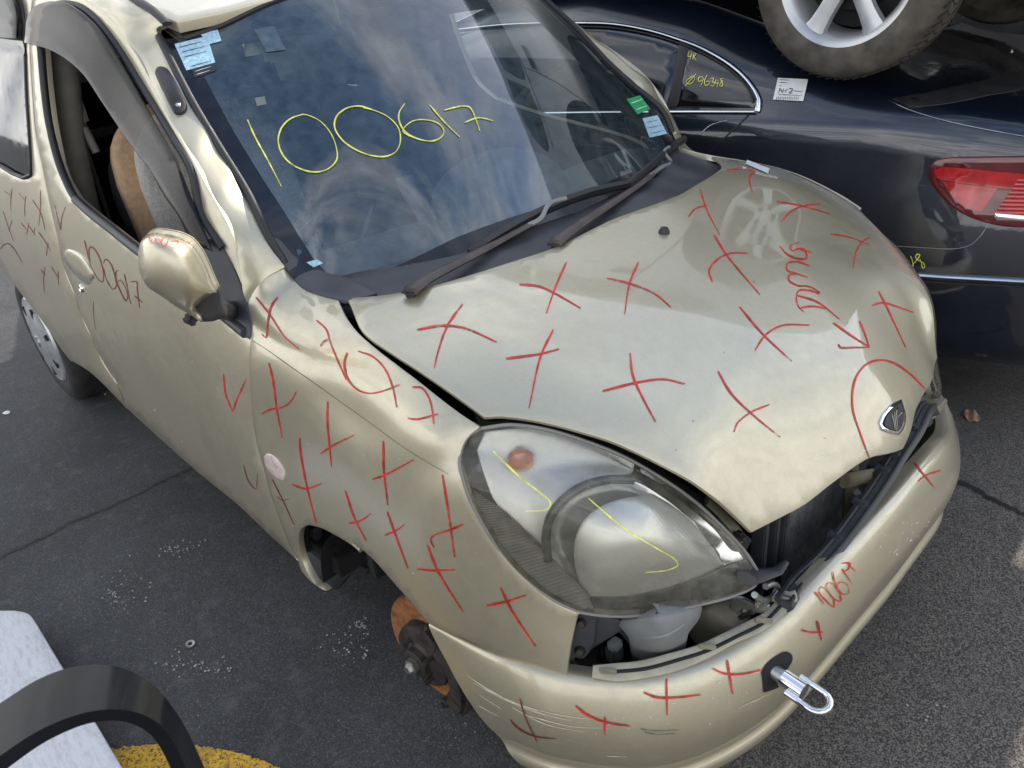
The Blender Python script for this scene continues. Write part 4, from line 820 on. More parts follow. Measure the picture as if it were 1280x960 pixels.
tube('housing_lip', HF(crs(q('b5', 395,350,430,352,520,345,580,318,620,290), 5))+[0, 0, .003], .003, M['housing'], CAR, 6)
sheet('washer_bottle', loop(q('b5', 640,320,690,240,760,265,830,310), q('b5', 830,310,760,370,680,375), q('b5', 680,375,640,320), step=5), UL(-.44), M['beige_plastic'], CAR, step=6, rim=.05, rnd=.01)
box('wire_connector', at(*q('b5', 312, 410)[0], y=-.60), (.026, .03, .034), M['grey_plastic'], CAR, bev=.005)
box('wire_connector', at(*q('b5', 315, 375)[0], y=-.60), (.022, .026, .02), M['housing'], CAR, bev=.005)
for k in range(3): tube('wire', [at(*q('b5', 250+k*12, 400)[0], y=-.58), at(*q('b5', 240+k*20, 440)[0], y=-.59), at(*q('b5', 290+k*15, 455)[0], y=-.60)], .004, M['rubber'], CAR, 6, sm=.01)
tube('housing_rib', [at(*q('b5', a, b)[0], y=-.57) for a, b in ((340, 310), (385, 360), (405, 430), (405, 455))], .006, M['grey_plastic'], CAR, 6)
for k_, pts_ in enumerate(((b5_(700, 260), b5_(760, 240), b5_(830, 225), b5_(880, 180)), (b5_(760, 330), b5_(820, 270), b5_(860, 260), b5_(930, 230)), (b5_(700, 330), b5_(720, 290), b5_(770, 285)))):
    tube('hose', [at(*p_, y=-.40-.01*k_) for p_ in pts_], (.009, .005, .006)[k_], M[('rubber', 'rubber', 'grey_plastic')[k_]], CAR, 8, sm=.01)
for a_, b_ in ((835, 300), (905, 215), (960, 190)): box('harness_clip', at(*b5_(a_, b_), y=-.40), (.016, .02, .014), M['beige_plastic'], CAR, Matrix.Rotation(R_(30), 3, 'Z'), .003)
tube('latch_arm', [at(*q('a9', a, b)[0], x=.63) for a, b in ((272, 270), (310, 262), (380, 245), (415, 210))], [.02, .018, .012, .006], M['grey_plastic'], CAR, 8, flat=.5)
tube('wire_loop', [at(*q('a9', a, b)[0], x=.64) for a, b in ((300, 330), (330, 350), (365, 340), (385, 310), (365, 290), (340, 300))], .006, M['steel'], CAR, 8, sm=.01)
sheet('metal_bracket', loop(q('a9', 215,345,260,350,300,370,345,375,340,390,290,392,255,375), q('a9', 255,375,235,400,215,440), q('a9', 215,440,200,430,212,390,215,345), step=3), UL(-.41), M['steel'], CAR, step=4, rim=.006)
# ---- front hub without its wheel, wheel arch liner
HC = Vector((.0, -.685, .175)); fa = axis(HC, (.10, -1, .03))
disc = lathe('brake_disc', [(.055, -.018), (.136, -.018), (.138, -.014), (.138, .002), (.136, .006), (.086, .006), (.082, .008), (.080, .016)], fa, M['rust'], CAR, 56)
hub = lathe('hub', [(.082, .007), (.080, .030), (.076, .038), (.060, .040), (.042, .040), (.036, .046), (.034, .060), (.028, .064), (.0, .064)], fa, M['rotor_dark'], disc, 40)
lathe('axle_nut', [(.020, .060), (.020, .074), (.013, .076), (.010, .084), (0, .084)], fa, M['steel'], hub, 6, 20)
for k in range(4):
    a = R_(35+90*k); p = fa@Vector((.05*math.cos(a), .05*math.sin(a), .036))
    lathe('wheel_stud', [(.0062, 0), (.0062, .026), (.005, .030), (0, .030)], axis(p, (.10, -1, .03)), M['rotor_dark'], hub, 12)
bm = bmesh.new()
for a0 in np.linspace(R_(-62), R_(28), 9):
    p = fa@Vector((.118*math.cos(a0), -.118*math.sin(a0), .004))
    box_bm(bm, (p.x+.012, p.y-.012, p.z), (.058, .085, .060), Matrix.Rotation(a0, 3, 'Y'), .010)
cal = bmo('brake_caliper', bm, M['rotor_dark'], CAR, 50)
for a0 in (-50, 16):
    p = fa@Vector((.112*math.cos(R_(a0)), .112*math.sin(R_(a0)), .045)); lathe('caliper_bolt', [(.012, -.01), (.012, .006), (.007, .008), (.007, .014), (0, .014)], axis(p, (0, -1, 0)), M['rotor_dark'], cal, 10)
lathe('dust_shield', [(.03, -.03), (.135, -.028), (.137, -.024)], fa, M['rotor_dark'], CAR, 40)
tube('brake_hose', [HC+Vector((.09, .06, .02)), HC+Vector((.02, .12, .14)), HC+Vector((-.06, .14, .22))], .007, M['rubber'], CAR, 8, sm=.02)
tube('coil_spring', [HC+Vector((-.02+.06*math.cos(t_), .16+.06*math.sin(t_), .16+.012*t_)) for t_ in np.linspace(0, 22, 90)], .008, M['rotor_dark'], CAR, 6)
tube('suspension_strut', [HC+Vector((0, .10, .0)), HC+Vector((-.02, .16, .5))], .03, M['void'], CAR, 12)
tube('lower_arm', [HC+Vector((0, .08, -.06)), (-.05, -.30, .18)], .02, M['rotor_dark'], CAR, 8)
lV = []; lF = []; na = 22
for k in range(na):
    a = R_(4)+R_(186)*k/(na-1); r = .345
    for y in (-.755, -.45): lV.append((-r*math.cos(a)+.0, y, max(.20, .19+r*math.sin(a)*.92)))
lF = [(2*k, 2*k+1, 2*k+3, 2*k+2) for k in range(na-1)]
pyo('arch_liner', lV, lF, M['black'], CAR, 60)
sheet('arch_liner_panel', loop(q('c5', 320,480,365,490,380,560,420,620,440,680,400,720,350,720,330,640,310,560)), UL(-.72), M['grey_plastic'], CAR, step=8, rim=.02)
sheet('splash_flap', loop(q('c5', 455,520,560,560,580,600,600,660,630,700,610,720,560,705,470,790,450,740,470,650)), UL(-.66), M['black'], CAR, step=8, rim=.012)
# ---- rear wheel on the ground
def wheel(c, d, R, wd, parent, rim_r):
    A = axis(c, d); h = wd/2
    t = lathe('tyre', [(rim_r, h-.012), (rim_r+.012, h-.002), (R-.045, h+.004), (R-.02, h-.006), (R-.006, h-.024), (R, h-.045), (R, -h+.045), (R-.006, -h+.024), (R-.02, -h+.006), (R-.045, -h-.004), (rim_r, -h+.012)], A, M['tyre'], parent, 64)
    return t, A
TW, A = wheel((-2.5, -.69, .292), (0, -1, 0), .292, .165, CAR, .185)
cap = lathe('hubcap', [(.19, .070), (.192, .080), (.185, .088), (.168, .086), (.15, .094), (.06, .104), (.03, .106), (0, .106)], A, M['alloy'], TW, 48)
for k in range(7):
    a = R_(20+k*360/7); p = A@Vector((.135*math.cos(a), .135*math.sin(a), .0965)); m4 = axis(p, (0, -1, 0), a)
    bm = bmesh.new(); box_bm(bm, (0, 0, 0), (.05, .028, .006), None, .0028); bm.transform(A@Matrix.Rotation(a, 4, 'Z')@Matrix.Translation((.135, 0, .0945))); bmo('hubcap_slot', bm, M['void'], cap, 40)
bm = bmesh.new(); lathe_bm(bm, [(.012, .002), (.026, .002), (.026, .005), (.012, .005), (.012, .002)], A@Matrix.Translation((0, 0, .105)), 24); bmo('hubcap_badge', bm, M['chrome'], cap)
wheel((-2.5, .69, .292), (0, 1, 0), .292, .165, CAR, .185); wheel((0, .69, .24), (0, 1, 0), .292, .165, CAR, .185)
rl = [(-2.5-.37*math.cos(a), y, .29+.37*math.sin(a)) for a in np.linspace(-.5, math.pi+.5, 20) for y in (-.72, -.42)]
pyo('rear_arch_liner', rl, [(2*k, 2*k+1, 2*k+3, 2*k+2) for k in range(19)], M['black'], CAR, 60)
# ---- sill, floor and inner structure that keep daylight out
for s in (-1, 1): 
    tube('sill', [(-.44, s*.705, .29), (-1.0, s*.71, .29), (-1.62, s*.71, .29)], .045, M['gold'], CAR, 10, flat=.8)
box('floor_pan', (-1.55, 0, .26), (2.5, 1.45, .06), M['void'], CAR); box('bulkhead', (-.22, 0, .60), (.03, 1.36, .70), M['void'], CAR)
for s in (-1, 1): box('inner_fender', (-.06, s*.52, .56), (.46, .03, .50), M['void'], CAR)
box('tailgate', (-3.05, 0, .80), (.06, 1.40, 1.0), M['gold'], CAR, bev=.02); box('tailgate_glass', (-3.07, 0, 1.35), (.03, 1.1, .35), M['dark_glass'], CAR)
for s in (-1, 1): box('inner_door_card', (-.93, s*.735, .60), (1.0, .03, .70), M['seat'], CAR); box('inner_door_card', (-2.2, s*.70, .68), (1.4, .03, .84), M['seat'], CAR)
# ---- cabin
def cushion(name, c, s, mat, M3=None, b=.05, parent=CAR):
    bm = bmesh.new(); r = bmesh.ops.create_cube(bm, size=1)
    for v in r['verts']: v.co = Vector((v.co.x*s[0], v.co.y*s[1], v.co.z*s[2]))
    bmesh.ops.bevel(bm, geom=bm.edges[:], offset=min(b, min(s)*.42), segments=4, affect='EDGES')
    bm.transform((Matrix.Translation(Vector(c))@(M3.to_4x4() if M3 else Matrix.Identity(4)))); return bmo(name, bm, mat, parent, 60)
rec = Matrix.Rotation(R_(-16), 3, 'Y')
def squab(name, c, w, h, th, tr, mat, bulge=.03):   # seat-back shape: rounded shoulders, gently crowned face
    c = np.array(c, float); hw = w/2; o = loop(np.array([(-hw, -h/2), (-hw, h/2-tr)]), np.array([(-hw, h/2-tr), (-hw+tr*.12, h/2-tr*.45), (-hw+tr*.5, h/2-tr*.1), (-hw+tr, h/2)]), np.array([(-hw+tr, h/2), (hw-tr, h/2)]), np.array([(hw-tr, h/2), (hw-tr*.5, h/2-tr*.1), (hw-tr*.12, h/2-tr*.45), (hw, h/2-tr)]), np.array([(hw, h/2-tr), (hw, -h/2)]), np.array([(hw, -h/2), (-hw, -h/2)]), step=.03)
    Mr = np.array(rec)
    def f(p): return c+np.c_[bulge*np.cos(np.clip(p[:, 0]/hw, -1, 1)*1.5), p[:, 0], p[:, 1]]@Mr.T
    return sheet(name, o, f, mat, CAR, step=.045, rim=th, rnd=.022, out=(1, 0, 0), back=True, smooth=60)
for s, y in ((-1, -.37), (1, .37)):
    fl = s < 0
    cushion('seat_base', (-.80, y, .50), (.52, .50, .18), M['fleece' if fl else 'seat'])
    squab('seat_back', (-1.20, y+.02*s, .86), .50, .70, .13, .15, M['seat'])
    if fl:
        squab('fleece_backing', (-1.13, -.415, .90), .47, .74, .06, .17, M['tan'])
        squab('fleece_cover', (-1.07, -.405, .90), .42, .72, .05, .17, M['fleece'], .035)
    cushion('headrest', (-1.40, y, 1.34), (.10, .27, .18), M['seat'], rec, .05)
cushion('rear_seat', (-2.2, 0, .70), (.16, 1.25, .75), M['seat'], rec, .06); cushion('rear_seat', (-1.95, 0, .45), (.5, 1.25, .2), M['seat'], None, .06)
for y in (-.35, .35): cushion('headrest', (-2.33, y, 1.18), (.10, .26, .17), M['seat'], rec, .05)
# dashboard: long shelf under the glass with a hooded instrument pod in the middle
dV = []; dF = []; ys = np.linspace(-.66, .66, 23); pr = [(-.10, .955), (-.2, .975), (-.32, .985), (-.44, .975), (-.50, .945), (-.53, .88), (-.52, .76), (-.46, .60)]
for y in ys:
    k = 1-(abs(y)/.66)**4*.16; sh = -.09*(abs(y)/.66)**2
    for x, z in pr: dV.append((x*k+sh-.02, y*.98, z+.0*y))
n_ = len(pr); dF = [(i*n_+j, i*n_+j+1, (i+1)*n_+j+1, (i+1)*n_+j) for i in range(len(ys)-1) for j in range(n_-1)]
pyo('dashboard', dV, dF, M['dash'], CAR, 60)
bm = bmesh.new(); bmesh.ops.create_uvsphere(bm, u_segments=32, v_segments=16, radius=1)
for v in bm.verts: v.co = Vector((v.co.x*.17, v.co.y*.20, v.co.z*.13))
bm.transform(Matrix.Translation((-.38, .0, .985))); bmo('instrument_pod', bm, M['dash'], CAR, 60)
tube('demister_vent', [(-.20, -.45, .985), (-.16, 0, .985), (-.20, .45, .985)], .012, M['black'], CAR, 6, sm=.05, flat=.4)
SWC = Vector((-.60, -.36, .90)); SWM = axis(SWC, (-.86, 0, .50))
bm = bmesh.new(); R0 = .182
tube_bm(bm, [SWM@Vector((R0*math.cos(a), R0*math.sin(a), 0)) for a in np.linspace(0, 2*math.pi, 49)], .0145, 10, cap=False); sw = bmo('steering_wheel', bm, M['grey_plastic'], CAR, 60)
for a in (0, 180, 70, 110): tube('spoke', [SWM@Vector((.03*math.cos(R_(a)), .03*math.sin(R_(a)), -.03)), SWM@Vector((R0*math.cos(R_(a)), R0*math.sin(R_(a)), 0))], .016, M['grey_plastic'], sw, 8, flat=.5)
lathe('horn_pad', [(0, .012), (.05, .008), (.072, -.01), (.07, -.05)], SWM, M['grey_plastic'], sw, 28)
tube('steering_column', [SWM@Vector((0, 0, -.04)), SWM@Vector((0, 0, -.25))], .045, M['black'], CAR, 12)
tube('gear_lever', [(-.62, -.05, .74), (-.66, -.05, .90), (-.72, -.05, .98), (-.73, -.05, 1.02)], [.018, .016, .018, .026], M['dash'], CAR, 10, sm=.02)
for s in (-1, 1):
    tube('door_pillar_trim', [(-1.47, s*.70, .5), (-1.45, s*.70, 1.0), (-1.42, s*.66, 1.30), (-1.38, s*.60, 1.56)], .035, M['trim'], CAR, 8, sm=.1, flat=.8)
    tube('pillar_trim', [(-.36, s*.64, 1.0), (-.55, s*.615, 1.20), (-.80, s*.57, 1.42)], .022, M['trim'], CAR, 8, sm=.1)
tube('seat_belt', [(-1.43, -.655, 1.28), (-1.42, -.66, 1.0), (-1.40, -.67, .5)], .022, M['belt'], CAR, 6, flat=.15, up=(0, 1, 0))
box('belt_anchor', (-1.43, -.64, 1.27), (.035, .03, .09), M['trim'], CAR, bev=.01); tube('belt_anchor', [(-1.42, -.645, 1.22), (-1.40, -.64, 1.15)], .012, M['trim'], CAR, 8)
cushion('sun_visor', (-.86, -.36, 1.46), (.20, .40, .02), M['trim'], Matrix.Rotation(R_(22), 3, 'Y'), .008); cushion('sun_visor', (-.86, .36, 1.46), (.20, .40, .02), M['trim'], Matrix.Rotation(R_(22), 3, 'Y'), .008)
cushion('rear_view_mirror', (-.66, 0, 1.40), (.03, .22, .07), M['black'], Matrix.Rotation(R_(-15), 3, 'Y'), .012)
box('headlining', (-1.95, 0, 1.50), (2.0, 1.10, .02), M['trim'], CAR)
# ================================================================ loft helper for the neighbouring cars
def loft(name, st, place, mat, parent, nx=.06, top=(.92,)):
    """st: stations (X, section of (Y, z) from sill to the middle of the roof), mirrored about Y = W"""
    W = top[0]; secs = []
    for X, s in st:
        c = crs(np.array(s, float), .02); t = np.r_[0, np.cumsum(np.linalg.norm(np.diff(c, axis=0), axis=1))]; t /= t[-1]
        u = np.linspace(0, 1, 44); secs.append(np.c_[np.full(44, X), np.interp(u, t, c[:, 0]), np.interp(u, t, c[:, 1])])
    S = np.array(secs); X = S[:, 0, 0]; xs = np.unique(np.r_[np.arange(X[0], X[-1], nx), X])
    G = np.stack([np.stack([np.interp(xs, X, S[:, j, k]) for k in range(3)], 1) for j in range(44)], 1)
    for _ in range(2):
        G[1:-1] = .25*G[:-2]+.5*G[1:-1]+.25*G[2:]
    mirr = G[:, ::-1][:, 1:].copy(); mirr[:, :, 1] = 2*W-mirr[:, :, 1]; G = np.concatenate([G, mirr], 1)
    n, m = G.shape[:2]; V = place(G.reshape(-1, 3)); F = [(i*m+j, (i+1)*m+j, (i+1)*m+j+1, i*m+j+1) for i in range(n-1) for j in range(m-1)]
    F += [tuple(range(m))[::-1], tuple(range((n-1)*m, n*m))]
    bm = bmesh.new(); vs = [bm.verts.new(v) for v in V]
    for f in F: bm.faces.new([vs[i] for i in f])
    o = bmo(name, bm, mat, parent, 50)
    return o, BVF(V, F)
YAW = R_(8); BO = np.array([.30, 1.16, 0]); cy, sy = math.cos(YAW), math.sin(YAW)
def bplace(P): P = np.asarray(P, float); return np.c_[BO[0]+P[:, 0]*cy-P[:, 1]*sy, BO[1]+P[:, 0]*sy+P[:, 1]*cy, P[:, 2]]
BC = empty('saloon', (0, 0, 0), 'dark blue saloon with red tail lamp and white sticker, behind the gold car', 'car')
def bsec(yb, zb, yr, zr, zc, zlo=.22):
    h = zb-zlo
    return [(yb+.10, zlo), (yb+.03, zlo+.06), (yb-.005, zlo+.18*h/.7), (yb-.02, zlo+.42*h), (yb-.012, zlo+.62*h), (yb+.012, zlo+.82*h), (yb+.022, zb-.02), (yb+.04, zb), (yb+.5*(yr-yb)+.005, zb+.5*(zr-zb)+.02), (yr, zr), (yr+.10, zr+.55*(zc-zr)), (.62, zr+.9*(zc-zr)), (.92, zc)]
bst = [(-4.25, bsec(.45, .62, .6, .68, .70)), (-4.1, bsec(.2, .72, .45, .78, .80)), (-3.5, bsec(.05, .86, .3, .92, .97)), (-2.9, bsec(0, .93, .25, 1.0, 1.03)), (-2.3, bsec(0, .95, .27, 1.25, 1.30)), (-1.9, bsec(0, .96, .30, 1.36, 1.41)),
       (-1.4, bsec(0, .97, .27, 1.375, 1.43)), (-.95, bsec(0, .985, .25, 1.30, 1.37)), (-.55, bsec(0, 1.0, .19, 1.17, 1.24)), (-.2, bsec(0, 1.0, .15, 1.07, 1.10)), (.05, bsec(.01, .975, .13, 1.035, 1.06)), (.3, bsec(.05, .95, .20, 1.01, 1.045)),
       (.42, bsec(.13, .93, .27, .99, 1.035)), (.50, bsec(.3, .89, .42, .96, 1.02)), (.54, bsec(.55, .86, .62, .93, 1.0))]
bbody, BB = loft('body', bst, bplace, M['blue'], BC)
def bov(name, o, mat, l=.004, step=8, rim=.006, rnd=.001, parent=BC): return sheet(name, o, lifted(BB, l), M[mat], parent, step=step, rim=rim, rnd=rnd)
def bstrip(name, pts, r, mat, l=.003, step=8, parent=BC, flat=.6): return tube(name, lifted(BB, l)(crs(np.array(pts, float), step)), r, M[mat], parent, 8, flat=flat)
qg = bov('quarter_glass', loop(q('a3', 60,160,140,188,220,238,280,298,308,352), q('a3', 308,352,308,372,296,390), q('a3', 296,390,150,390,12,386), q('a3', 12,386,40,260,60,160)), 'dark_glass')
bov('door_glass', loop(np.array([(560, 45), (640, 34), (739, 38), (764, 40), (798, 46), (829, 54), (850, 62)]), np.array([(850, 62), (841, 100), (832, 135)]), np.array([(832, 135), (740, 137), (560, 140)]), np.array([(560, 140), (560, 45)])), 'dark_glass', step=14)
bstrip('window_trim', [(560, 38), (640, 30), (723, 28.5), (768, 30), (813, 38), (846, 48), (880, 61), (918, 84), (940, 106), (949, 124), (946, 139)], .009, 'chrome', .008)
bstrip('window_trim', [(560, 144), (700, 141), (840, 139.5), (944, 139.5)], .009, 'chrome', .008)
bov('window_pillar', loop(q('a3', 30,138,62,150,40,260,14,386,-10,386,10,260,30,138)), 'black', .007)
bstrip('window_seal', [(723, 33), (768, 35), (813, 43), (846, 53), (880, 67), (914, 88), (935, 110), (942, 128)], .006, 'rubber', .006)
mark('door_shut_line', BB, [q('a3', 292,402,240,455,165,525,100,590)], M['ink'], BC, 2.0, .003)
mark('boot_shut_line', BB, [q('a3', 785,362,830,385,880,405,1000,440,1140,470,1290,497)], M['steel'], BC, 1.2, .003)
bov('boot_lid_strip', loop(q('a3', 805,357,900,340,1050,310,1290,252), q('a3', 1290,252,1290,312,1150,345,1000,375,870,388), q('a3', 870,388,805,357)), 'black', .004)
rg = np.array([(-1.05, .36, 0), (-1.05, 1.48, 0), (-.30, 1.56, 0), (-.30, .28, 0)])
def btop(p):
    o = []
    for a, b in p:
        w0 = bplace([(a, b, 3.)])[0]; h = BB.b.ray_cast(Vector(w0), Vector((0, 0, -1))); o.append(np.array(h[0])+[0, 0, .005] if h[0] else w0-[0, 0, 1.8])
    return np.array(o)
sheet('rear_window', loop(*[rg[[i, (i+1) % 4], :2] for i in range(4)], step=.1), btop, M['dark_glass'], BC, step=.1, rim=.006, out=UP)
tl = bov('tail_lamp', loop(q('c6', 310,142,340,112,420,96,600,91,864,88,1000,86,1120,90), q('c6', 1120,90,1130,300,1100,480), q('c6', 1100,480,980,495,864,490,760,485,650,465,540,428,440,368,360,288,312,222,302,180,310,142)), 'tail_dark', .010, rim=.014, rnd=.006)
bov('upper_lens', loop(q('c6', 325,165,360,142,500,145,700,165,864,178,1000,190), q('c6', 1000,190,850,215,780,270), q('c6', 780,270,600,248,420,225,345,205,325,165)), 'tail', .0125, rim=0, parent=tl, step=6)
bov('lower_lens', loop(q('c6', 375,225,500,240,705,265), q('c6', 705,265,650,345,612,408), q('c6', 612,408,520,385,440,320,375,225)), 'tail', .012, rim=0, parent=tl, step=6)
for k in range(9): 
    y = 215+k*24; x0 = 830-k*17
    bov('lens_rib', loop(q('c6', x0,y,1000,y+4), q('c6', 1000,y+4,1000,y+19), q('c6', 1000,y+19,x0-8,y+15), q('c6', x0-8,y+15,x0,y), step=4), 'tail', .013, rim=.004, rnd=.002, parent=tl, step=8)
bov('lamp_strip', loop(q('c6', 690,418,864,432,1000,445), q('c6', 1000,445,1000,472,864,462,690,442), q('c6', 690,442,690,418), step=4), 'chrome', .014, rim=.003, parent=tl, step=8)
mark('bumper_shut_line', BB, [q('c6', -60,605,90,612,300,624,450,628,540,606,600,555,655,472)], M['steel'], BC, 1.0, .003)
bstrip('bumper_trim', q('c6', -200,748,0,762,230,786,450,800,864,822,1000,830), .010, 'chrome', .004, flat=.7)
bstrip('bumper_trim_seal', q('c6', -200,778,0,795,230,820,450,835,864,856,1000,864), .006, 'black', .003)
mark('yellow_number', BB, [q('c6', 183,672,195,700,200,735), q('c6', 190,732,225,690,240,665,225,660,212,680,235,700,262,715,268,740,255,745,250,720,240,690)], M['yellow_ink'], BC, 1.5, .004)
mark('yellow_number', lifted(BB, .005), [q('a3', 75,278,55,290,52,303,66,305,82,290,80,275,66,280), q('a3', 48,312,88,268), q('a3', 112,290,98,296,96,284,110,278,114,285,104,315), q('a3', 128,272,118,295,122,310,136,305,134,294,122,298), q('a3', 140,285,153,284,146,296,155,302,148,314,138,310), q('a3', 160,288,157,302,170,302), q('a3', 168,292,164,318),
    q('a3', 186,284,176,288,184,300,182,315,173,312,178,300,187,290), q('a3', 62,186,58,205,74,203), q('a3', 72,190,66,216), q('a3', 76,216,82,192,88,196,80,206,88,220)], M['yellow_ink'], BC, 1.1, .003)
stk = bov('parts_sticker', loop(q('a3', 385,283,495,288), q('a3', 495,288,477,368), q('a3', 477,368,367,362), q('a3', 367,362,385,283), step=4), 'white', .005, rim=0)
mark('print', lifted(BB, .006), [q('a3', 388,338,392,320), q('a3', 392,320,402,337), q('a3', 402,337,406,321), q('a3', 420,324,411,330,416,337), q('a3', 424,323,438,322,436,330,424,338,438,338)], M['ink'], stk, 1.3, .001)
mark('print', lifted(BB, .006), [q('a3', 390,289,428,291), q('a3', 390,299,420,301), q('a3', 390,310,400,311), q('a3', 440,330,475,332), q('a3', 386,343,474,347)]+[q('a3', 382+i*6.5,351,379+i*6.5,363) for i in range(13)], M['ink'], stk, .8, .001)
mark('pale_scratch', BB, [q('a3', 100,490,140,455,200,437)], M['white'], BC, .7, .003)
for X in (-.75, -3.3):
    for sgn, Y in ((1, .10), (-1, 1.74)):
        p = bplace([(X, Y, .32)])[0]; d_ = np.array([sy, -cy, 0])*sgn
        t_, A_ = wheel(tuple(p), tuple(d_), .32, .21, BC, .21); lathe('rim', [(.212, .09), (.21, .10), (.19, .08), (.07, .085), (0, .09)], A_, M['alloy'], t_, 40)
# ================================================================ the silver car stacked on top, seen by its wheel and its reflection
SCR_ = empty('hatchback', (0, 0, 0), 'silver hatchback stacked on the blue saloon, its alloy wheel hanging over the rear window', 'car')
WZ = 1.425; WX = -.045; Y0 = 1.14
def ssec(yb, zb, yr, zr, zc, zlo=1.49): return [(yb+.06, zlo), (yb+.01, zlo+.05), (yb-.02, zlo+.25), (yb-.02, zlo+.40), (yb+.005, zb-.06), (yb+.03, zb), (yb+.5*(yr-yb), zb+.5*(zr-zb)+.02), (yr, zr), (yr+.12, zr+.6*(zc-zr)), (.84, zc)]
sst = [(-3.35, ssec(.30, 1.80, .4, 1.86, 1.88)), (-3.2, ssec(.10, 1.92, .3, 1.98, 2.0)), (-2.7, ssec(.0, 2.04, .2, 2.10, 2.13)), (-2.3, ssec(0, 2.08, .2, 2.18, 2.22)), (-1.7, ssec(0, 2.10, .2, 2.56, 2.62)), (-1.0, ssec(0, 2.11, .2, 2.62, 2.68)),
       (-.2, ssec(0, 2.13, .21, 2.60, 2.66)), (.3, ssec(.03, 2.14, .25, 2.52, 2.58)), (.62, ssec(.06, 2.12, .28, 2.40, 2.46)), (.80, ssec(.12, 2.06, .32, 2.22, 2.28)), (.86, ssec(.25, 1.98, .4, 2.10, 2.14))]
splace = lambda P: np.asarray(P, float)+[0, Y0, 0]
sbody, SB = loft('body', sst, splace, M['silver'], SCR_, top=(.84,))
def son(l=.006):
    def f(p):
        o = []
        for x, z in p:
            h = SB.b.ray_cast(Vector((x, -2, z)), Vector((0, 1, 0))); o.append(np.array(h[0])-[0, l, 0] if h[0] else np.array([x, Y0+.05, z]))
        return np.array(o)
    return f
FW = np.array([0, -1, 0])
def xz(*a): return np.array(a, float).reshape(-1, 2)
sheet('rear_door_glass', loop(xz(-1.20,2.14,-.48,2.16,-.36,2.20,-.40,2.46), xz(-.40,2.46,-.7,2.52,-1.20,2.54), xz(-1.20,2.54,-1.20,2.14), step=.08), son(), M['dark_glass'], SCR_, step=.12, out=FW)
sheet('quarter_glass', loop(xz(-.30,2.20,-.05,2.18,.16,2.22,.10,2.38), xz(.10,2.38,-.05,2.48,-.33,2.48), xz(-.33,2.48,-.30,2.20), step=.08), son(), M['dark_glass'], SCR_, step=.12, out=FW)
sheet('front_door_glass', loop(xz(-2.0,2.14,-1.27,2.14), xz(-1.27,2.14,-1.27,2.54,-1.5,2.54), xz(-1.5,2.54,-2.0,2.14), step=.08), son(), M['dark_glass'], SCR_, step=.12, out=FW)
ca = [(WX+.365*math.cos(a), WZ+.10+.365*math.sin(a)) for a in np.linspace(0, math.pi, 30)]
sheet('wheel_arch', loop(np.array(ca), np.array([ca[-1], (WX-.36, 1.50), (WX+.36, 1.50), ca[0]]), step=.05), son(.004), M['void'], SCR_, step=.1, out=FW, rim=0)
c2 = [(WX-2.45+.365*math.cos(a), WZ+.10+.365*math.sin(a)) for a in np.linspace(0, math.pi, 30)]
sheet('wheel_arch', loop(np.array(c2), np.array([c2[-1], (WX-2.81, 1.50), (WX-2.09, 1.50), c2[0]]), step=.05), son(.004), M['void'], SCR_, step=.1, out=FW, rim=0)
for x0 in (-.40, -1.22): 
    zs = np.linspace(1.55, 2.12, 12); P = son(.003)(np.c_[x0-.06*np.sin((zs-1.55)*2)*(x0 > -1), zs]); tube('door_shut_line', P, .004, M['void'], SCR_, 6)
tube('waist_trim', son(.004)(np.c_[np.linspace(-2.0, .1, 24), np.full(24, 2.135)]), .007, M['chrome'], SCR_, 6)
tube('rear_door_handle', son(.02)(np.c_[np.linspace(-.62, -.46, 6), np.full(6, 1.99)]), .014, M['void'], SCR_, 8)
box('underbody', (-1.4, Y0+.84, 1.50), (4.1, 1.44, .03), M['void'], SCR_)
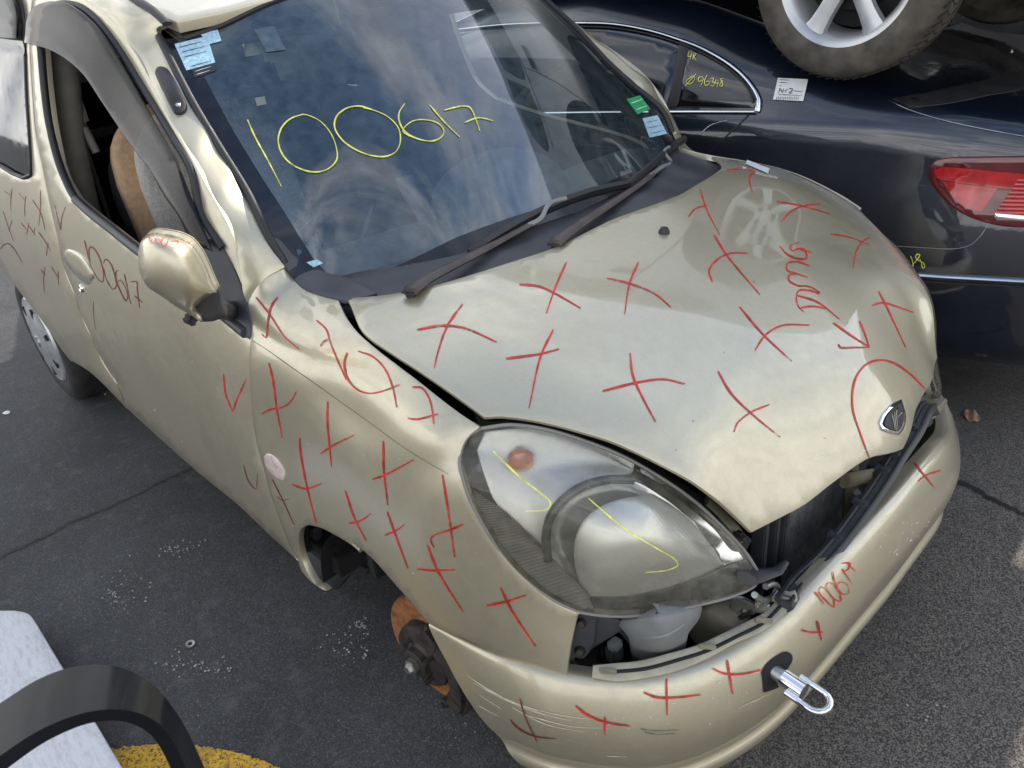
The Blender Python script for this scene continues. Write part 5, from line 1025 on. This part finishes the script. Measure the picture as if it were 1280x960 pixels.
def alloy(c, d, parent, R=.305, rr=.203, wd=.19, roll=0):
    A = axis(c, d, roll); h = wd/2
    prof = [(rr, h-.02), (rr+.006, h-.004), (rr+.02, h+.002), (R-.055, h+.006), (R-.030, h-.001), (R-.014, h-.012), (R-.005, h-.026), (R, h-.045)]
    for g in (-.035, 0, .035): prof += [(R, -g+.010), (R-.008, -g+.007), (R-.008, -g-.003), (R, -g-.006)]
    prof += [(R, -h+.045), (R-.014, -h+.012), (R-.055, -h-.004), (rr, -h+.02)]
    t = lathe('tyre', prof, A, M['muddy_tyre'], parent, 72)
    bm = bmesh.new()
    for k in range(72):
        for s in (-1, 1):
            box_bm(bm, (0, 0, 0), (.006, .030, .005), None, 0)
    bm.free(); bm = bmesh.new()
    for k in range(66):
        a = 2*math.pi*k/66
        for z, tl_ in ((h-.034, .5), (.018, -.5), (-.018, .5), (-h+.034, -.5)):
            n0 = len(bm.verts); r = bmesh.ops.create_cube(bm, size=1); Mx = A@Matrix.Rotation(a, 4, 'Z')@Matrix.Translation((R-.0012, 0, z))@Matrix.Rotation(tl_, 4, 'X')@Matrix.Diagonal((.004, .003, .030, 1))
            for v in r['verts']: v.co = Mx@v.co
    bmo('tread_sipes', bm, M['void'], t, 0)['kind'] = 'stuff'
    rim = lathe('rim', [(rr-.002, -h+.03), (rr-.03, -h+.05), (rr-.03, h-.06), (rr-.016, h-.020), (rr-.004, h-.010), (rr+.006, h-.004), (rr+.004, h-.016)], A, M['alloy'], parent, 72)
    lathe('brake_drum', [(rr-.04, -.02), (.12, -.01), (.11, .02), (0, .03)], A, M['void'], rim, 32)
    for k in range(6):
        a = R_(60*k+30); bm = bmesh.new()
        pr_ = [(.03, .030, h-.030), (.08, .027, h-.026), (.13, .028, h-.024), (.165, .032, h-.024), (rr-.012, .040, h-.020)]
        up = [[bm.verts.new((x, s*w_*f, z-dz)) for s, f, dz in ((-1, 1, .022), (-1, .86, .004), (-1, .5, 0), (1, .5, 0), (1, .86, .004), (1, 1, .022))] for x, w_, z in pr_]
        for p_, n_ in zip(up, up[1:]):
            for j in range(5): bm.faces.new((p_[j], n_[j], n_[j+1], p_[j+1]))
        bm.transform(A@Matrix.Rotation(a, 4, 'Z')); bmo('spoke', bm, M['alloy'], rim, 50)
    lathe('hub_face', [(.072, h-.05), (.070, h-.030), (.060, h-.024), (.034, h-.024), (.030, h-.018), (0, h-.016)], A, M['alloy'], rim, 36)
    for k in range(5):
        a = R_(72*k+18); lathe('wheel_nut', [(.013, -.012), (.013, .004), (.008, .010), (0, .011)], A@Matrix.Translation((.048*math.cos(a), .048*math.sin(a), h-.020)), M['rotor_dark'], rim, 8, 20)
    return t
alloy((WX, Y0-.01+.095, WZ), (0, -1, 0), SCR_, roll=R_(30))
alloy((WX-2.45, Y0-.01+.095, WZ), (0, -1, 0), SCR_); alloy((WX, Y0+1.68-.165, WZ), (0, 1, 0), SCR_); alloy((WX-2.45, Y0+1.68-.165, WZ), (0, 1, 0), SCR_)
VN = empty('van', (0, 0, 0), 'black van parked in the next row beyond the blue saloon', 'van')
vsec = lambda yb, zb, zc: [(yb+.10, .25), (yb, .40), (yb-.01, .7), (yb, zb), (yb+.08, zb+.5*(zc-zb)), (yb+.16, zc-.06), (yb+.3, zc-.01), (.92, zc)]
loft('body', [(-3.2, vsec(.2, .8, 1.0)), (-2.3, vsec(.02, .98, 1.15)), (-1.6, vsec(0, 1.02, 1.80)), (-1.2, vsec(0, 1.02, 1.92)), (1.6, vsec(0, 1.02, 1.95)), (1.9, vsec(.03, 1.02, 1.90)), (2.0, vsec(.2, 1.0, 1.7))], lambda P: np.asarray(P, float)+[.3, 3.55, 0], M['black'], VN)
for x in (-2.1, 1.5):
    for y, d_ in ((3.62, -1), (5.32, 1)): wheel((x, y, .32), (0, d_, 0), .32, .2, VN, .2)
# ================================================================ loose things in the foreground and on the ground
GZ = lambda z: (lambda u: np.array([at(a, b, z=z) for a, b in u]))
o = sheet('plank', loop(np.array([(-70, 768), (0, 764), (18, 764)]), np.array([(18, 764), (34, 768), (44, 781)]), np.array([(44, 781), (150, 960), (176, 1005)]), np.array([(176, 1005), (-70, 1030)]), np.array([(-70, 1030), (-70, 768)])), GZ(.075), M['plank'], None, step=16, rim=.066, rnd=.004, out=UP, back=True)
o['label'] = 'worn white painted plank lying on the tarmac in the near corner'; o['category'] = 'plank'
e2 = np.array([(-60, 930), (-40, 906), (0, 879), (50, 848), (95, 833), (145, 833), (188, 853), (222, 893), (247, 940), (266, 990), (280, 1060)], float)
e1 = np.array([(-60, 1000), (-25, 966), (0, 945), (55, 910), (115, 889), (165, 889), (200, 906), (223, 940), (240, 985), (250, 1030), (262, 1090)], float)
e0 = e1+np.array([(6, 16), (8, 16), (10, 15), (6, 15), (2, 14), (-6, 14), (-12, 12), (-15, 9), (-16, 5), (-16, 2), (-16, 0)])
def ring3(e, z, n=60):
    c = crs(e, 4); i = np.linspace(0, len(c)-1, n); c = np.c_[np.interp(i, np.arange(len(c)), c[:, 0]), np.interp(i, np.arange(len(c)), c[:, 1])]; P = unp(c, np.full(n, z))
    a, b = P[0].copy(), P[-1].copy(); a[2] = 0; b[2] = 0; return np.vstack([[a], P, [b]])
r2, r1, r0 = ring3(e2, .83), ring3(e1, .76), ring3(e0, .762); r3 = r2+(r0-r1)
bm = bmesh.new(); rows = [[bm.verts.new(p) for p in zip(*[iter(r.ravel())]*3)] for r in (r1, r2, r3, r0)]
for k in range(4):
    A_, B_ = rows[k], rows[(k+1) % 4]
    for i in range(len(A_)-1): bm.faces.new((A_[i], A_[i+1], B_[i+1], B_[i]))
bm.faces.new([r[0] for r in rows]); bm.faces.new([r[-1] for r in rows][::-1])
bmesh.ops.bevel(bm, geom=[e for e in bm.edges if len(e.link_faces) == 2 and e.calc_face_angle(0) > .9], offset=.004, segments=3, affect='EDGES')
o = bmo('hoop', bm, M['hoop'], None, 50); o['label'] = 'glossy black plastic hoop standing out of focus over the white plank'; o['category'] = 'hoop'
_yl = random.Random(4)
struct(sheet('painted_line', (lambda P: P+np.array([(_yl.gauss(0, .8), _yl.gauss(0, .9)) for _ in P]))(loop(np.array([(40, 950), (140, 936), (200, 930), (260, 934), (310, 945), (355, 962), (430, 1000)]), np.array([(430, 1000), (400, 1050)]), np.array([(400, 1050), (300, 1015), (200, 990), (60, 1000)]), np.array([(60, 1000), (40, 950)]), step=3)), GZ(.004), M['yellow_line'], None, step=12, rim=0, out=UP))
M['ground_line'] = simple('dark_pavement_line', (.012, .012, .012), .7)
G0 = GZ(.004)
def ground_line(pts, w): 
    rr = random.Random(5); c = crs(np.array(pts, float), 7); c = c+np.array([(rr.gauss(0, .9), rr.gauss(0, .9)) for _ in c]); struct(mark('pavement_line', G0, [c], M['ground_line'], None, w, .001))
ground_line(np.vstack([q('a7', -60,220,0,190,130,130,280,55,420,0), q('a4', 560,890,690,830,760,790)]), 2.0)  # crack across the tarmac
ground_line(np.vstack([q('b6', 1080,415,1130,435,1200,460,1300,520), [(1300, 650)]]), 5.0)  # wider dark line on the tarmac past the bumper's far end
def blot(name, cx, cy, rx, ry, seed, mat, z):
    rr = random.Random(seed); a = np.linspace(0, 2*math.pi, 26)[:-1]; p = np.array([(cx+rx*math.cos(t)*(1+rr.uniform(-.35, .3)), cy+ry*math.sin(t)*(1+rr.uniform(-.35, .3))) for t in a])
    return struct(sheet(name, loop(np.vstack([p, p[:1]]), step=5), GZ(z), M[mat], None, step=12, rim=0, out=UP))
M['tar'] = simple('tar_patch', (.026, .026, .027), .8, var=.5, scale=120, bmp=.6)
# grit: pale chips scattered in clusters
rr = random.Random(11); bm = bmesh.new()
cl = [((225, 687), 15, 5, 98), ((158, 732), 14, 12, 70), ((140, 742), 5, 2, 30), ((150, 757), 9, 6, 30), ((255, 832), 28, 7, 99), ((215, 835), 40, 12, 40), ((440, 795), 16, 12, 90), ((425, 812), 26, 10, 50), ((452, 782), 6, 5, 50), ((1160, 888), 14, 9, 30), ((600, 905), 25, 12, 12), ((640, 760), 500, 180, 160), ((1150, 740), 100, 160, 120)]
for (c, sx_, sy_, n) in cl:
    for _ in range(n):
        u, v = rr.gauss(c[0], sx_), rr.gauss(c[1], sy_)
        if v < 380: continue
        p = at(u, v, z=.002); s = rr.choice([.0005, .0006, .0007, .0008, .001, .0012, .0018, .003]) if n < 100 else rr.uniform(.0006, .0016)
        r = bmesh.ops.create_icosphere(bm, subdivisions=1, radius=s)
        for w_ in r['verts']: w_.co = Vector((w_.co.x*rr.uniform(.7, 1.5), w_.co.y*rr.uniform(.7, 1.5), w_.co.z*.6))+Vector(p)
o = bmo('grit', bm, M['chip'], None, 0); o['kind'] = 'stuff'
p = at(238, 806, z=.0); o = lathe('washer', [(.006, .001), (.006, .005), (.012, .006), (.013, .003), (.012, .001), (.006, .001)], axis(p, (.15, .1, 1)), M['steel'], None, 18); o['label'] = 'small grey steel washer lying on the tarmac right of the plank'; o['category'] = 'washer'
o = sheet('leaf', loop(q('b6', 1150,130,1175,112,1205,120,1225,140,1222,158,1195,165,1165,152,1150,130), step=2), lambda u: GZ(.006)(u)+np.c_[np.zeros((len(u), 2)), .004*np.sin(u[:, :1]*.6)], M['leaf'], None, step=3, rim=.001, rnd=.0005, out=UP)
o['label'] = 'small dry brown leaf on the tarmac beside the far end of the gold bumper'; o['category'] = 'leaf'
o = sheet('paper_scrap', loop(q('c2', 15,940,40,925,66,928,62,940,30,946,15,940), step=2), GZ(.004), M['white'], None, step=3, rim=.001, rnd=.0005, out=UP)
o['label'] = 'tiny pale paper scrap on the tarmac below the gold car rear wheel'; o['category'] = 'scrap'
